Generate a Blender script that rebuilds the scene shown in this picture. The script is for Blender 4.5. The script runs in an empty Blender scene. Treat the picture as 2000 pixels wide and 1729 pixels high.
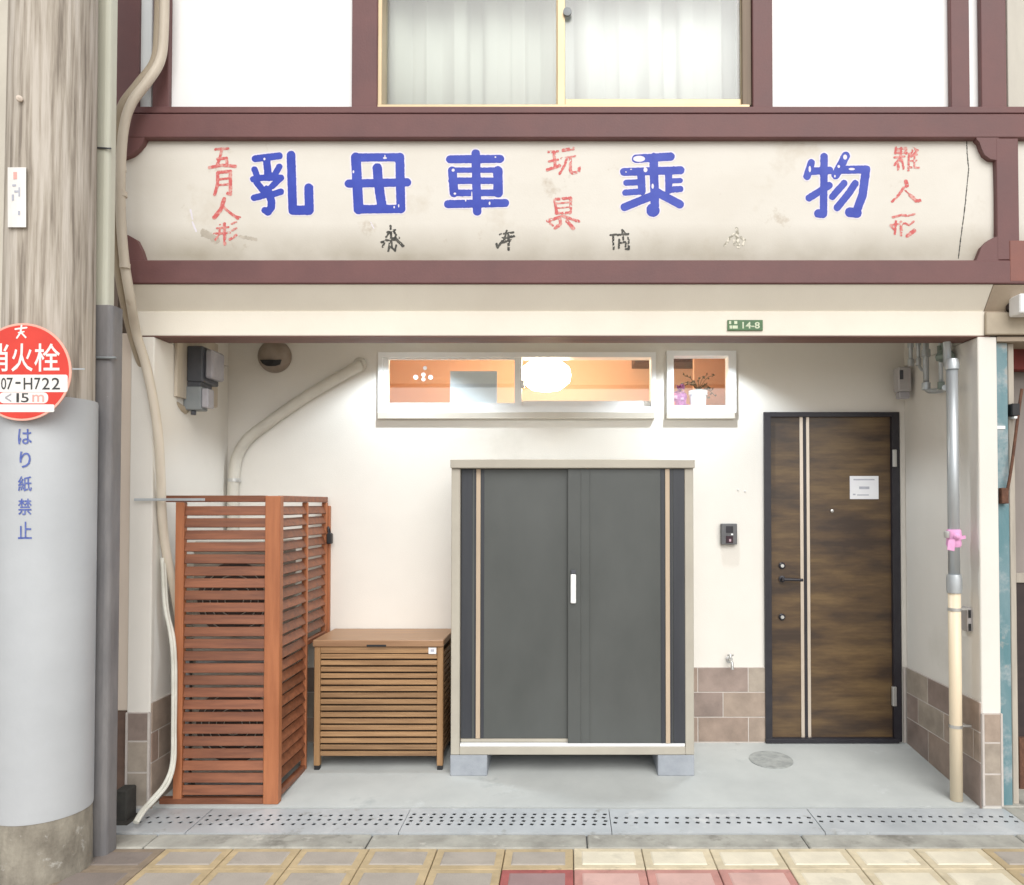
import bpy, bmesh, math, random
import numpy as np
from mathutils import Vector, Matrix

random.seed(7)
R = math.radians
scene = bpy.context.scene
COL = scene.collection

# ------------------------------------------------------------------ camera, world, sun, exposure
F, TILT, CAM_Y, CAM_Z = 1500.0, R(1.2), -3.92, 1.54
PCX, PCY = 1108.0, 985.0 - F * math.tan(TILT)          # principal point, px of the 2000 x 1729 photo
cam = bpy.data.cameras.new('camera')
cam.sensor_fit = 'HORIZONTAL'; cam.sensor_width = 36.0
cam.lens = 36.0 * F / 2000.0
cam.shift_x = -(PCX - 1000.0) / 2000.0
cam.shift_y = (PCY - 864.5) / 2000.0
cam.clip_start = 0.05; cam.clip_end = 2000.0
camo = bpy.data.objects.new('camera', cam); COL.objects.link(camo)
camo.location = (0, CAM_Y, CAM_Z); camo.rotation_euler = (R(90) + TILT, 0, 0)
scene.camera = camo

SUN_ELEV, SUN_AZ = R(40), R(13)                         # soft light falling over the viewer's shoulder
world = bpy.data.worlds.new('World'); scene.world = world; world.use_nodes = True
wn = world.node_tree.nodes; wl = world.node_tree.links
for n in list(wn): wn.remove(n)
sky = wn.new('ShaderNodeTexSky'); sky.sky_type = 'NISHITA'; sky.sun_disc = False
sky.sun_elevation = SUN_ELEV; sky.sun_rotation = math.pi - SUN_AZ
sky.dust_density = 1.2; sky.ozone_density = 0.5; sky.air_density = 1.0
hs = wn.new('ShaderNodeHueSaturation'); hs.inputs['Saturation'].default_value = 0.12
bg = wn.new('ShaderNodeBackground'); bg.inputs['Strength'].default_value = 0.10
wo = wn.new('ShaderNodeOutputWorld')
wl.new(sky.outputs[0], hs.inputs['Color']); wl.new(hs.outputs[0], bg.inputs['Color']); wl.new(bg.outputs[0], wo.inputs['Surface'])
sun = bpy.data.lights.new('sun', 'SUN'); sun.energy = 1.2; sun.angle = R(50); sun.color = (1.0, 0.97, 0.92)
suno = bpy.data.objects.new('sun', sun); COL.objects.link(suno)
sd = Vector((math.sin(SUN_AZ) * math.cos(SUN_ELEV), -math.cos(SUN_AZ) * math.cos(SUN_ELEV), math.sin(SUN_ELEV)))
suno.rotation_euler = sd.to_track_quat('Z', 'Y').to_euler(); suno.location = (0, -6, 8)
scene.view_settings.view_transform = 'Standard'; scene.view_settings.look = 'None'
scene.view_settings.gamma = 1.0; scene.view_settings.use_curve_mapping = False
scene.view_settings.exposure = 0.80

# ------------------------------------------------------------------ geometry helpers
def at(px, py, Y):
    """world point at depth plane Y that shows at photo pixel px, py"""
    u = (px - PCX) / F; v = (PCY - py) / F
    k = (Y - CAM_Y) / (math.cos(TILT) - v * math.sin(TILT))
    return Vector((u * k, Y, CAM_Z + (math.sin(TILT) + v * math.cos(TILT)) * k))
def ax(px, Y, py=985): return at(px, py, Y).x
def az(py, Y): return at(1108, py, Y).z

def finish(o, parent):
    COL.objects.link(o)
    if parent is not None:
        o.parent = parent
        o.matrix_parent_inverse = Matrix.Translation(-world_loc(parent))
    return o
WLOC = {}
def world_loc(o): return WLOC.get(o.name, Vector((0, 0, 0)))

def thing(name, label, cat, loc=(0, 0, 0), group=None):
    o = bpy.data.objects.new(name, None); COL.objects.link(o)
    o.location = loc; o.empty_display_size = 0.1
    WLOC[o.name] = Vector(loc)
    return tag(o, label, cat, group)
def tag(o, label=None, cat=None, group=None, kind=None):
    if label: o['label'] = label
    if cat: o['category'] = cat
    if group: o['group'] = group
    if kind: o['kind'] = kind
    return o

def mk(name, verts, faces, mats, parent=None, smooth=False, fm=None, center=True):
    vs = [Vector(v) for v in verts]
    if center:
        lo = Vector([min(v[i] for v in vs) for i in range(3)]); hi = Vector([max(v[i] for v in vs) for i in range(3)])
        c = (lo + hi) / 2
    else: c = Vector((0, 0, 0))
    me = bpy.data.meshes.new(name)
    me.from_pydata([tuple(v - c) for v in vs], [], faces)
    if not isinstance(mats, (list, tuple)): mats = [mats]
    for m in mats: me.materials.append(m)
    if fm:
        for p, i in zip(me.polygons, fm): p.material_index = i
    if smooth:
        for p in me.polygons: p.use_smooth = True
    me.update()
    o = bpy.data.objects.new(name, me); o.location = c
    finish(o, parent); WLOC[o.name] = c.copy()
    return o

BOX = {}
def box(name, xr, yr, zr, mat, parent=None, bev=0.003, rot=None):
    dx, dy, dz = abs(xr[1] - xr[0]), abs(yr[1] - yr[0]), abs(zr[1] - zr[0])
    bev = min(bev, 0.3 * min(dx, dy, dz))
    key = (round(dx, 4), round(dy, 4), round(dz, 4), mat.name, round(bev, 4))
    me = BOX.get(key)
    if me is None:
        bm = bmesh.new(); bmesh.ops.create_cube(bm, size=1.0)
        for v in bm.verts: v.co = Vector((v.co.x * dx, v.co.y * dy, v.co.z * dz))
        if bev > 0: bmesh.ops.bevel(bm, geom=list(bm.edges), offset=bev, segments=1, affect='EDGES')
        me = bpy.data.meshes.new(name); bm.to_mesh(me); bm.free(); me.materials.append(mat); BOX[key] = me
    o = bpy.data.objects.new(name, me)
    c = Vector(((xr[0] + xr[1]) / 2, (yr[0] + yr[1]) / 2, (zr[0] + zr[1]) / 2))
    o.location = c
    if rot: o.rotation_euler = rot
    finish(o, parent); WLOC[o.name] = c
    return o
def pbox(name, px, py, yr, mat, parent=None, bev=0.003):
    """box whose front face (yr[0]) covers the photo pixels px x py"""
    pm = (py[0] + py[1]) / 2
    a = Vector((at(px[0], pm, yr[0]).x, 0, at(px[0], py[1], yr[0]).z)); b = Vector((at(px[1], pm, yr[0]).x, 0, at(px[1], py[0], yr[0]).z))
    return box(name, (a.x, b.x), yr, (a.z, b.z), mat, parent, bev)

def catmull(pts, sub=8):
    P = [Vector(p) for p in pts]; P = [2 * P[0] - P[1]] + P + [2 * P[-1] - P[-2]]
    out = []
    for i in range(1, len(P) - 2):
        a, b, c, d = P[i - 1:i + 3]
        for k in range(sub):
            t = k / sub
            out.append(0.5 * ((2 * b) + (c - a) * t + (2 * a - 5 * b + 4 * c - d) * t * t + (3 * b - a - 3 * c + d) * t ** 3))
    out.append(P[-2]); return out
def tube_geo(pts, r, n=12):
    vs, fs = [], []; N = len(pts); up = None
    for i, p in enumerate(pts):
        t = (pts[min(i + 1, N - 1)] - pts[max(i - 1, 0)]).normalized()
        if up is None:
            up = Vector((0, 0, 1)) if abs(t.z) < 0.9 else Vector((0, 1, 0))
        s = t.cross(up).normalized(); up = s.cross(t).normalized()
        rr = r[i] if isinstance(r, (list, tuple)) else r
        for k in range(n):
            a = 2 * math.pi * k / n
            vs.append(p + s * math.cos(a) * rr + up * math.sin(a) * rr)
    for i in range(N - 1):
        for k in range(n):
            fs.append((i * n + k, i * n + (k + 1) % n, (i + 1) * n + (k + 1) % n, (i + 1) * n + k))
    fs.append(tuple(range(n - 1, -1, -1))); fs.append(tuple((N - 1) * n + k for k in range(n)))
    return vs, fs
def tube(name, pts, r, mat, parent=None, n=12, sub=8, curve=True):
    pts = catmull(pts, sub) if curve and len(pts) > 2 else [Vector(p) for p in pts]
    vs, fs = tube_geo(pts, r, n)
    o = mk(name, vs, fs, mat, parent)
    for p in o.data.polygons: p.use_smooth = len(p.vertices) == 4
    return o
def lathe(name, prof, center, axis, mat, parent=None, n=32, smooth=True):
    """prof: (radius, distance along axis) pairs"""
    ax_ = Vector(axis).normalized(); s = ax_.orthogonal().normalized(); u = ax_.cross(s); c = Vector(center)
    vs, fs = [], []
    for (r, h) in prof:
        for k in range(n):
            a = 2 * math.pi * k / n
            vs.append(c + ax_ * h + (s * math.cos(a) + u * math.sin(a)) * max(r, 1e-5))
    for i in range(len(prof) - 1):
        for k in range(n):
            fs.append((i * n + k, i * n + (k + 1) % n, (i + 1) * n + (k + 1) % n, (i + 1) * n + k))
    fs.append(tuple(range(n - 1, -1, -1))); fs.append(tuple((len(prof) - 1) * n + k for k in range(n)))
    o = mk(name, vs, fs, mat, parent)
    if smooth:
        for p in o.data.polygons: p.use_smooth = len(p.vertices) == 4
        o.data.set_sharp_from_angle(angle=R(35))
    return o
def wall(name, xr, yr, zr, holes, mat, parent=None):
    """slab with rectangular through-openings; holes: (x0, x1, z0, z1)"""
    xs = sorted({xr[0], xr[1], *[h[0] for h in holes], *[h[1] for h in holes]})
    zs = sorted({zr[0], zr[1], *[h[2] for h in holes], *[h[3] for h in holes]})
    solid = lambda i, j: (0 <= i < len(xs) - 1 and 0 <= j < len(zs) - 1 and not any(
        h[0] - 1e-6 <= xs[i] and xs[i + 1] <= h[1] + 1e-6 and h[2] - 1e-6 <= zs[j] and zs[j + 1] <= h[3] + 1e-6 for h in holes))
    vs, fs = [], []
    def q(*p):
        b = len(vs); vs.extend(p); fs.append((b, b + 1, b + 2, b + 3))
    y0, y1 = yr
    for i in range(len(xs) - 1):
        for j in range(len(zs) - 1):
            if not solid(i, j): continue
            a, b, c, d = xs[i], xs[i + 1], zs[j], zs[j + 1]
            q((a, y0, c), (b, y0, c), (b, y0, d), (a, y0, d)); q((b, y1, c), (a, y1, c), (a, y1, d), (b, y1, d))
            if not solid(i - 1, j): q((a, y1, c), (a, y0, c), (a, y0, d), (a, y1, d))
            if not solid(i + 1, j): q((b, y0, c), (b, y1, c), (b, y1, d), (b, y0, d))
            if not solid(i, j - 1): q((a, y1, c), (b, y1, c), (b, y0, c), (a, y0, c))
            if not solid(i, j + 1): q((a, y0, d), (b, y0, d), (b, y1, d), (a, y1, d))
    return mk(name, vs, fs, mat, parent)
def prism(name, poly, yr, mat, parent=None):
    """polygon of (x, z) points extruded along Y"""
    n = len(poly); vs = [(p[0], yr[0], p[1]) for p in poly] + [(p[0], yr[1], p[1]) for p in poly]
    fs = [tuple(range(n)), tuple(range(2 * n - 1, n - 1, -1))] + [(i, i + n, (i + 1) % n + n, (i + 1) % n) for i in range(n)]
    return mk(name, vs, fs, mat, parent)
def frame(name, px, py, w, yr, mat, parent):
    """rectangular ring in photo pixels, w = widths left, right, top, bottom in px"""
    pm = (py[0] + py[1]) / 2
    a = Vector((at(px[0], pm, yr[0]).x, 0, at(px[0], py[1], yr[0]).z)); b = Vector((at(px[1], pm, yr[0]).x, 0, at(px[1], py[0], yr[0]).z))
    s = (yr[0] - CAM_Y) / F
    return wall(name, (a.x, b.x), yr, (a.z, b.z), [(a.x + w[0] * s, b.x - w[1] * s, a.z + w[3] * s, b.z - w[2] * s)], mat, parent)

# ------------------------------------------------------------------ materials
MATS = {}
def mat(name, c1, c2=None, rough=0.6, scale=(6, 6, 6), detail=6, lo=0.35, hi=0.65, bump=0.0, bscale=60, metal=0.0, spec=0.5,
        spots=None, coat=0.0, rvar=0.1, c3=None, rnd=0.0):
    """two-tone procedural paint / wood / stone; grain from world-space noise"""
    if name in MATS: return MATS[name]
    m = bpy.data.materials.new(name); m.use_nodes = True
    N, L = m.node_tree.nodes, m.node_tree.links
    b = N['Principled BSDF']
    if c2 is None: c2 = tuple(x * 0.86 for x in c1)
    geo = N.new('ShaderNodeNewGeometry')
    mp = N.new('ShaderNodeMapping'); mp.inputs['Scale'].default_value = scale if hasattr(scale, '__len__') else (scale,) * 3
    L.new(geo.outputs['Position'], mp.inputs['Vector'])
    nz = N.new('ShaderNodeTexNoise'); nz.inputs['Scale'].default_value = 1.0; nz.inputs['Detail'].default_value = detail; nz.inputs['Roughness'].default_value = 0.6
    L.new(mp.outputs[0], nz.inputs['Vector'])
    rp = N.new('ShaderNodeValToRGB'); rp.color_ramp.elements[0].position = lo; rp.color_ramp.elements[1].position = hi
    rp.color_ramp.elements[0].color = (*c2, 1); rp.color_ramp.elements[1].color = (*c1, 1)
    if c3:
        e = rp.color_ramp.elements.new((lo + hi) / 2); e.color = (*c3, 1)
    L.new(nz.outputs['Fac'], rp.inputs['Fac'])
    out = rp.outputs['Color']
    for sp in (spots if spots and hasattr(spots[0], '__len__') else ([spots] if spots else [])):
        sc, th, col = sp
        n2 = N.new('ShaderNodeTexNoise'); n2.inputs['Scale'].default_value = sc; n2.inputs['Detail'].default_value = 8; n2.inputs['Roughness'].default_value = 0.65
        L.new(geo.outputs['Position'], n2.inputs['Vector'])
        r2 = N.new('ShaderNodeValToRGB'); r2.color_ramp.elements[0].position = th; r2.color_ramp.elements[1].position = th + 0.09
        L.new(n2.outputs['Fac'], r2.inputs['Fac'])
        mx = N.new('ShaderNodeMix'); mx.data_type = 'RGBA'
        L.new(r2.outputs['Color'], mx.inputs['Factor']); L.new(out, mx.inputs['A']); mx.inputs['B'].default_value = (*col, 1)
        out = mx.outputs['Result']
    if rnd > 0:      # piece-to-piece tone
        oi = N.new('ShaderNodeObjectInfo'); m2 = N.new('ShaderNodeMapRange')
        m2.inputs['To Min'].default_value = 1 - rnd; m2.inputs['To Max'].default_value = 1 + rnd
        L.new(oi.outputs['Random'], m2.inputs['Value'])
        vm = N.new('ShaderNodeVectorMath'); vm.operation = 'SCALE'; L.new(out, vm.inputs[0]); L.new(m2.outputs[0], vm.inputs['Scale'])
        out = vm.outputs[0]
    L.new(out, b.inputs['Base Color'])
    mr = N.new('ShaderNodeMapRange'); mr.inputs['To Min'].default_value = max(0.02, rough - rvar); mr.inputs['To Max'].default_value = min(1, rough + rvar)
    L.new(nz.outputs['Fac'], mr.inputs['Value']); L.new(mr.outputs[0], b.inputs['Roughness'])
    b.inputs['Metallic'].default_value = metal; b.inputs['Specular IOR Level'].default_value = spec
    if coat: b.inputs['Coat Weight'].default_value = coat
    if bump > 0:
        n3 = N.new('ShaderNodeTexNoise'); n3.inputs['Scale'].default_value = bscale; n3.inputs['Detail'].default_value = 4
        L.new(geo.outputs['Position'] if bscale > 20 else mp.outputs[0], n3.inputs['Vector'])
        bp = N.new('ShaderNodeBump'); bp.inputs['Strength'].default_value = bump; bp.inputs['Distance'].default_value = 0.004
        L.new(n3.outputs['Fac'], bp.inputs['Height']); L.new(bp.outputs[0], b.inputs['Normal'])
    MATS[name] = m; return m
def emit(name, col, strength):
    m = bpy.data.materials.new(name); m.use_nodes = True
    b = m.node_tree.nodes['Principled BSDF']; b.inputs['Base Color'].default_value = (*col, 1)
    b.inputs['Emission Color'].default_value = (*col, 1); b.inputs['Emission Strength'].default_value = strength
    return m
def glass(name, tint=(0.95, 0.98, 0.97), refl=0.1, rough=0.03):
    m = bpy.data.materials.new(name); m.use_nodes = True
    N, L = m.node_tree.nodes, m.node_tree.links; N.remove(N['Principled BSDF'])
    t = N.new('ShaderNodeBsdfTransparent'); t.inputs['Color'].default_value = (*tint, 1)
    g = N.new('ShaderNodeBsdfGlossy'); g.inputs['Roughness'].default_value = rough
    mx = N.new('ShaderNodeMixShader'); mx.inputs['Fac'].default_value = refl
    L.new(t.outputs[0], mx.inputs[1]); L.new(g.outputs[0], mx.inputs[2]); L.new(mx.outputs[0], N['Material Output'].inputs['Surface'])
    return m

M = dict(
    plaster=mat('cream_plaster', (0.775, 0.745, 0.69), (0.73, 0.70, 0.645), 0.85, 1.3, 5, bump=0.22, bscale=220, spots=[(1.1, 0.60, (0.70, 0.67, 0.61)), (60, 0.77, (0.58, 0.55, 0.50))]),
    lintel=mat('lintel_plaster', (0.80, 0.755, 0.66), (0.74, 0.69, 0.60), 0.85, 1.6, 5, bump=0.2, bscale=200),
    jamb=mat('pink_beige_paint', (0.66, 0.57, 0.48), (0.60, 0.51, 0.43), 0.7, (8, 8, 1.5), bump=0.1, bscale=120),
    white=mat('white_plaster_panel', (0.92, 0.92, 0.92), (0.88, 0.88, 0.88), 0.8, 1.5, bump=0.15, bscale=160),
    purple=mat('maroon_paint', (0.160, 0.069, 0.066), (0.122, 0.052, 0.052), 0.55, (3, 3, 3), bump=0.18, bscale=90, spots=(26, 0.70, (0.09, 0.04, 0.038))),
    maroon_red=mat('red_brown_paint', (0.26, 0.095, 0.07), (0.2, 0.075, 0.06), 0.55, 4, bump=0.15, bscale=90),
    soffit=mat('brown_soffit_wood', (0.21, 0.105, 0.08), (0.13, 0.06, 0.05), 0.6, (2, 40, 40), bump=0.2, bscale=8),
    gold=mat('champagne_aluminium', (0.60, 0.48, 0.30), (0.54, 0.42, 0.26), 0.38, 5, metal=0.35, rvar=0.06),
    golddark=mat('bronze_jamb', (0.20, 0.14, 0.09), (0.15, 0.10, 0.06), 0.5, (30, 30, 2)),  # shade on the right window jamb, painted as a darker gold
    winwhite=mat('white_window_frame', (0.86, 0.87, 0.87), (0.82, 0.83, 0.83), 0.35, 5, rvar=0.05),
    silver=mat('aluminium', (0.62, 0.62, 0.60), (0.55, 0.55, 0.54), 0.32, (20, 20, 2), metal=0.7, rvar=0.08),
    dooralu=mat('champagne_strip', (0.66, 0.57, 0.48), (0.6, 0.52, 0.43), 0.35, 8, metal=0.45, rvar=0.05),
    black=mat('black_metal', (0.022, 0.020, 0.026), (0.016, 0.014, 0.02), 0.42, 20, rvar=0.06),
    blackrub=mat('black_plastic', (0.018, 0.018, 0.02), (0.012, 0.012, 0.014), 0.55, 20),
    screen=mat('orange_brown_wood', (0.250, 0.092, 0.044), (0.150, 0.052, 0.026), 0.5, (3.5, 28, 42), bump=0.2, bscale=10, rnd=0.2),
    screenv=mat('orange_brown_post', (0.42, 0.155, 0.066), (0.33, 0.115, 0.048), 0.5, (28, 28, 3), bump=0.2, bscale=10),
    boxwood=mat('honey_wood', (0.375, 0.222, 0.108), (0.235, 0.132, 0.063), 0.48, (3, 30, 60), bump=0.15, bscale=8, rnd=0.15),
    boxpost=mat('honey_wood_upright', (0.37, 0.215, 0.10), (0.28, 0.155, 0.070), 0.48, (40, 40, 3), bump=0.15, bscale=8),
    boxlid=mat('honey_wood_lid', (0.36, 0.21, 0.115), (0.27, 0.15, 0.08), 0.42, (2.5, 26, 26), bump=0.1, bscale=8),
    cabdark=mat('charcoal_steel', (0.092, 0.099, 0.095), (0.070, 0.076, 0.073), 0.36, (2.5, 2.5, 1.4), 9, lo=0.3, hi=0.7, bump=0.05, bscale=300, rvar=0.2, spots=(120, 0.74, (0.07, 0.07, 0.07))),
    cabside=mat('dark_blue_grey_steel', (0.042, 0.046, 0.054), (0.032, 0.035, 0.044), 0.45, (20, 20, 1)),
    cabbeige=mat('beige_steel', (0.46, 0.43, 0.36), (0.41, 0.38, 0.32), 0.45, 4, rvar=0.05),
    cabstrip=mat('tan_strip', (0.52, 0.41, 0.30), (0.46, 0.36, 0.26), 0.4, (20, 20, 2)),
    block=mat('concrete_block', (0.36, 0.385, 0.42), (0.30, 0.325, 0.36), 0.9, 14, bump=0.5, bscale=160),
    floor=mat('porch_concrete', (0.52, 0.54, 0.525), (0.44, 0.46, 0.45), 0.8, 2.2, 9, bump=0.25, bscale=140, spots=[(3.1, 0.60, (0.56, 0.585, 0.58)), (2.3, 0.60, (0.38, 0.41, 0.405)), (34, 0.72, (0.30, 0.31, 0.30))]),
    cover=mat('grey_concrete_cover', (0.40, 0.415, 0.40), (0.27, 0.285, 0.275), 0.85, 18, bump=0.4, bscale=160),
    grate=mat('galvanised_plate', (0.60, 0.63, 0.65), (0.50, 0.53, 0.55), 0.45, 3, metal=0.25, bump=0.08, bscale=200, spots=[(9, 0.60, (0.40, 0.41, 0.40)), (4.2, 0.58, (0.66, 0.68, 0.69)), (45, 0.70, (0.24, 0.23, 0.21))]),
    channel=mat('dark_drain_channel', (0.06, 0.06, 0.06), (0.04, 0.04, 0.04), 0.9, 8),
    kerb=mat('kerb_concrete', (0.44, 0.43, 0.38), (0.27, 0.26, 0.23), 0.9, 5, 9, bump=0.6, bscale=70, spots=[(8, 0.60, (0.50, 0.48, 0.43)), (3.6, 0.56, (0.20, 0.19, 0.165)), (40, 0.68, (0.13, 0.125, 0.11))]),
    asphalt=mat('paving_bed', (0.44, 0.39, 0.32), (0.32, 0.28, 0.23), 0.95, 6, bump=0.4, bscale=80),
    grout=mat('pale_grout', (0.58, 0.53, 0.49), (0.50, 0.455, 0.42), 0.9, 12, bump=0.2, bscale=200),
    meter=mat('meter_grey', (0.085, 0.09, 0.105), (0.06, 0.066, 0.08), 0.4, 12),
    meterbox=mat('terminal_box_grey', (0.24, 0.26, 0.27), (0.20, 0.22, 0.23), 0.45, 8),
    meterglass=mat('smoky_meter_cover', (0.42, 0.41, 0.44), (0.34, 0.33, 0.36), 0.2, 6),
    board=mat('meter_backboard', (0.56, 0.49, 0.40), (0.48, 0.42, 0.34), 0.7, (30, 30, 3)),
    vent=mat('vent_brown_metal', (0.36, 0.30, 0.25), (0.27, 0.22, 0.18), 0.42, 10, metal=0.3),
    conduit=mat('beige_conduit', (0.63, 0.56, 0.46), (0.52, 0.45, 0.36), 0.5, (6, 6, 2), rvar=0.05, spots=(7, 0.63, (0.46, 0.37, 0.28))),
    conduit2=mat('tan_conduit', (0.44, 0.37, 0.27), (0.36, 0.29, 0.21), 0.55, (6, 6, 2)),  # shadow on the rear conduit, put into its browner colour
    cable=mat('off_white_cable', (0.70, 0.69, 0.62), (0.58, 0.57, 0.50), 0.5, 10),
    duct=mat('grey_beige_duct', (0.62, 0.59, 0.52), (0.54, 0.51, 0.45), 0.5, 8),
    steelpipe=mat('galvanised_pipe', (0.52, 0.55, 0.57), (0.42, 0.45, 0.47), 0.38, (10, 10, 2), metal=0.5),
    creampipe=mat('cream_pvc', (0.80, 0.68, 0.50), (0.75, 0.63, 0.46), 0.4, (6, 6, 1.5), rvar=0.05),
    greenpaint=mat('grey_green_bracket', (0.20, 0.25, 0.22), (0.14, 0.17, 0.15), 0.6, 20),
    pink=mat('pink_ribbon', (0.80, 0.40, 0.66), (0.70, 0.32, 0.56), 0.6, 30),
    poleup=mat('weathered_pole', (0.55, 0.50, 0.44), (0.23, 0.195, 0.16), 0.9, (34, 34, 1.6), 10, lo=0.36, hi=0.60, bump=0.7, bscale=4, c3=(0.42, 0.37, 0.31)),
    polebase=mat('dirty_concrete_base', (0.36, 0.33, 0.27), (0.17, 0.15, 0.12), 0.95, (9, 9, 4), 9, bump=0.8, bscale=60, spots=(16, 0.6, (0.44, 0.42, 0.38))),
    sheet=mat('pale_grey_guard_sheet', (0.50, 0.52, 0.54), (0.45, 0.47, 0.49), 0.55, 2.5, bump=0.35, bscale=7, spots=[(14, 0.72, (0.40, 0.41, 0.42)), (3, 0.6, (0.47, 0.49, 0.52))]),
    guard=mat('pale_green_pvc_guard', (0.62, 0.62, 0.52), (0.56, 0.56, 0.46), 0.5, (6, 6, 1)),
    guardgrey=mat('grey_steel_guard', (0.24, 0.23, 0.23), (0.17, 0.165, 0.17), 0.7, (14, 14, 3), bump=0.3, bscale=70, spots=(30, 0.69, (0.42, 0.42, 0.42))),
    darkgrime=mat('grimy_dark_metal', (0.06, 0.058, 0.05), (0.035, 0.033, 0.03), 0.8, 15, bump=0.5, bscale=60),
    teal=mat('flaking_teal_paint', (0.10, 0.215, 0.245), (0.17, 0.27, 0.30), 0.6, (12, 12, 3), bump=0.3, bscale=60, spots=[(4.5, 0.50, (0.30, 0.36, 0.38)), (9, 0.60, (0.34, 0.33, 0.30))]),
    palewood=mat('pale_weathered_wood', (0.50, 0.45, 0.38), (0.38, 0.34, 0.29), 0.8, (25, 25, 2.5), bump=0.3, bscale=8),
    nbeam=mat('tan_beam_paint', (0.44, 0.36, 0.27), (0.33, 0.26, 0.20), 0.75, 3, bump=0.2, bscale=90, spots=(7, 0.63, (0.22, 0.15, 0.13))),
    nwall=mat('grey_mauve_board', (0.32, 0.28, 0.26), (0.24, 0.21, 0.19), 0.8, (5, 5, 1.5)),
    ndark=mat('dark_brown_board', (0.045, 0.03, 0.028), (0.03, 0.02, 0.02), 0.7, (5, 5, 20)),
    nred=mat('deep_red_awning', (0.20, 0.025, 0.018), (0.14, 0.02, 0.015), 0.7, 8),
    rust=mat('rusty_steel', (0.16, 0.075, 0.045), (0.09, 0.04, 0.025), 0.85, 30, bump=0.5, bscale=120),
    room=mat('orange_room_wall', (0.60, 0.375, 0.265), (0.56, 0.35, 0.245), 0.8, 2),
    roomdark=mat('dark_shelf', (0.05, 0.02, 0.018), (0.04, 0.016, 0.014), 0.5, 5),
    paper=mat('white_paper', (0.84, 0.85, 0.88), (0.80, 0.81, 0.85), 0.7, 8),
    ink=mat('grey_print', (0.48, 0.49, 0.56), (0.42, 0.43, 0.50), 0.7, 40),
    leaf=mat('dull_green_leaf', (0.085, 0.085, 0.03), (0.05, 0.05, 0.02), 0.5, 30),
    pot=mat('white_pot', (0.80, 0.80, 0.86), (0.76, 0.76, 0.82), 0.35, 10),
    petal=mat('magenta_petals', (0.50, 0.14, 0.38), (0.30, 0.07, 0.22), 0.6, 60),
    soil=mat('soil', (0.05, 0.04, 0.03), (0.03, 0.025, 0.02), 0.95, 60),
    curtain=mat('pale_green_curtain', (0.53, 0.545, 0.50), (0.50, 0.515, 0.47), 0.9, (4, 3, 1)),
    curtain2=mat('white_curtain', (0.64, 0.655, 0.645), (0.60, 0.615, 0.605), 0.9, (4, 3, 1)),
    signred=mat('sign_red', (0.72, 0.055, 0.035), (0.64, 0.045, 0.03), 0.4, 6),
    signwhite=mat('sign_white', (0.85, 0.83, 0.80), (0.80, 0.78, 0.75), 0.4, 12),
    signblack=mat('sign_black', (0.05, 0.05, 0.05), (0.04, 0.04, 0.04), 0.5, 12),
    fadedred=mat('faded_red_print', (0.78, 0.42, 0.38), (0.74, 0.36, 0.32), 0.5, 30),
    guardblue=mat('blue_print', (0.07, 0.11, 0.38), (0.16, 0.20, 0.45), 0.6, 70, lo=0.3, hi=0.6),
    plategreen=mat('green_enamel', (0.06, 0.16, 0.05), (0.04, 0.11, 0.04), 0.35, 30),
    plateprint=mat('pale_green_print', (0.62, 0.68, 0.50), (0.50, 0.56, 0.40), 0.5, 60),
    acwhite=mat('ivory_casing', (0.62, 0.60, 0.53), (0.56, 0.54, 0.48), 0.5, 6),
    lampbulb=emit('lit_lamp_shade', (1.0, 0.82, 0.58), 36.0),
    downlight=emit('lit_downlight', (1.0, 0.97, 0.93), 12.0),
    glass=glass('window_glass'), glass2=glass('upper_window_glass', (0.94, 0.955, 0.945), 0.07, 0.22),
)
tile_mats = [mat('wall_tile_%d' % i, c, tuple(x * 0.72 for x in c), 0.5, 9, 8, bump=0.15, bscale=90, rnd=0.10)
             for i, c in enumerate([(0.37, 0.28, 0.225), (0.42, 0.33, 0.265), (0.33, 0.255, 0.22), (0.40, 0.34, 0.28), (0.35, 0.25, 0.20)])]
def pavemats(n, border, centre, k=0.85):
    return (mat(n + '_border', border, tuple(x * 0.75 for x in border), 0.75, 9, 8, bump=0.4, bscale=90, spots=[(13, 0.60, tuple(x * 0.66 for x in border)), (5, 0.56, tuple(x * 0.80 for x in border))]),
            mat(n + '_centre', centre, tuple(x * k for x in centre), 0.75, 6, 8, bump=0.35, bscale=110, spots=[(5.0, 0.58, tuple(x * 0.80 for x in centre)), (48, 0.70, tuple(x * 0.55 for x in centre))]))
PAVE = dict(tan=pavemats('tan_paver', (0.54, 0.42, 0.25), (0.42, 0.375, 0.325)),
            cream=pavemats('cream_paver', (0.70, 0.60, 0.42), (0.78, 0.71, 0.56)),
            pink=pavemats('pink_paver', (0.58, 0.29, 0.25), (0.68, 0.44, 0.39)),
            dirty=pavemats('grimy_paver', (0.30, 0.235, 0.17), (0.25, 0.21, 0.185)),  # grime plus the shade near the pole, both put into the colour
            red=pavemats('dark_red_paver', (0.42, 0.12, 0.11), (0.36, 0.24, 0.235)))

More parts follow.
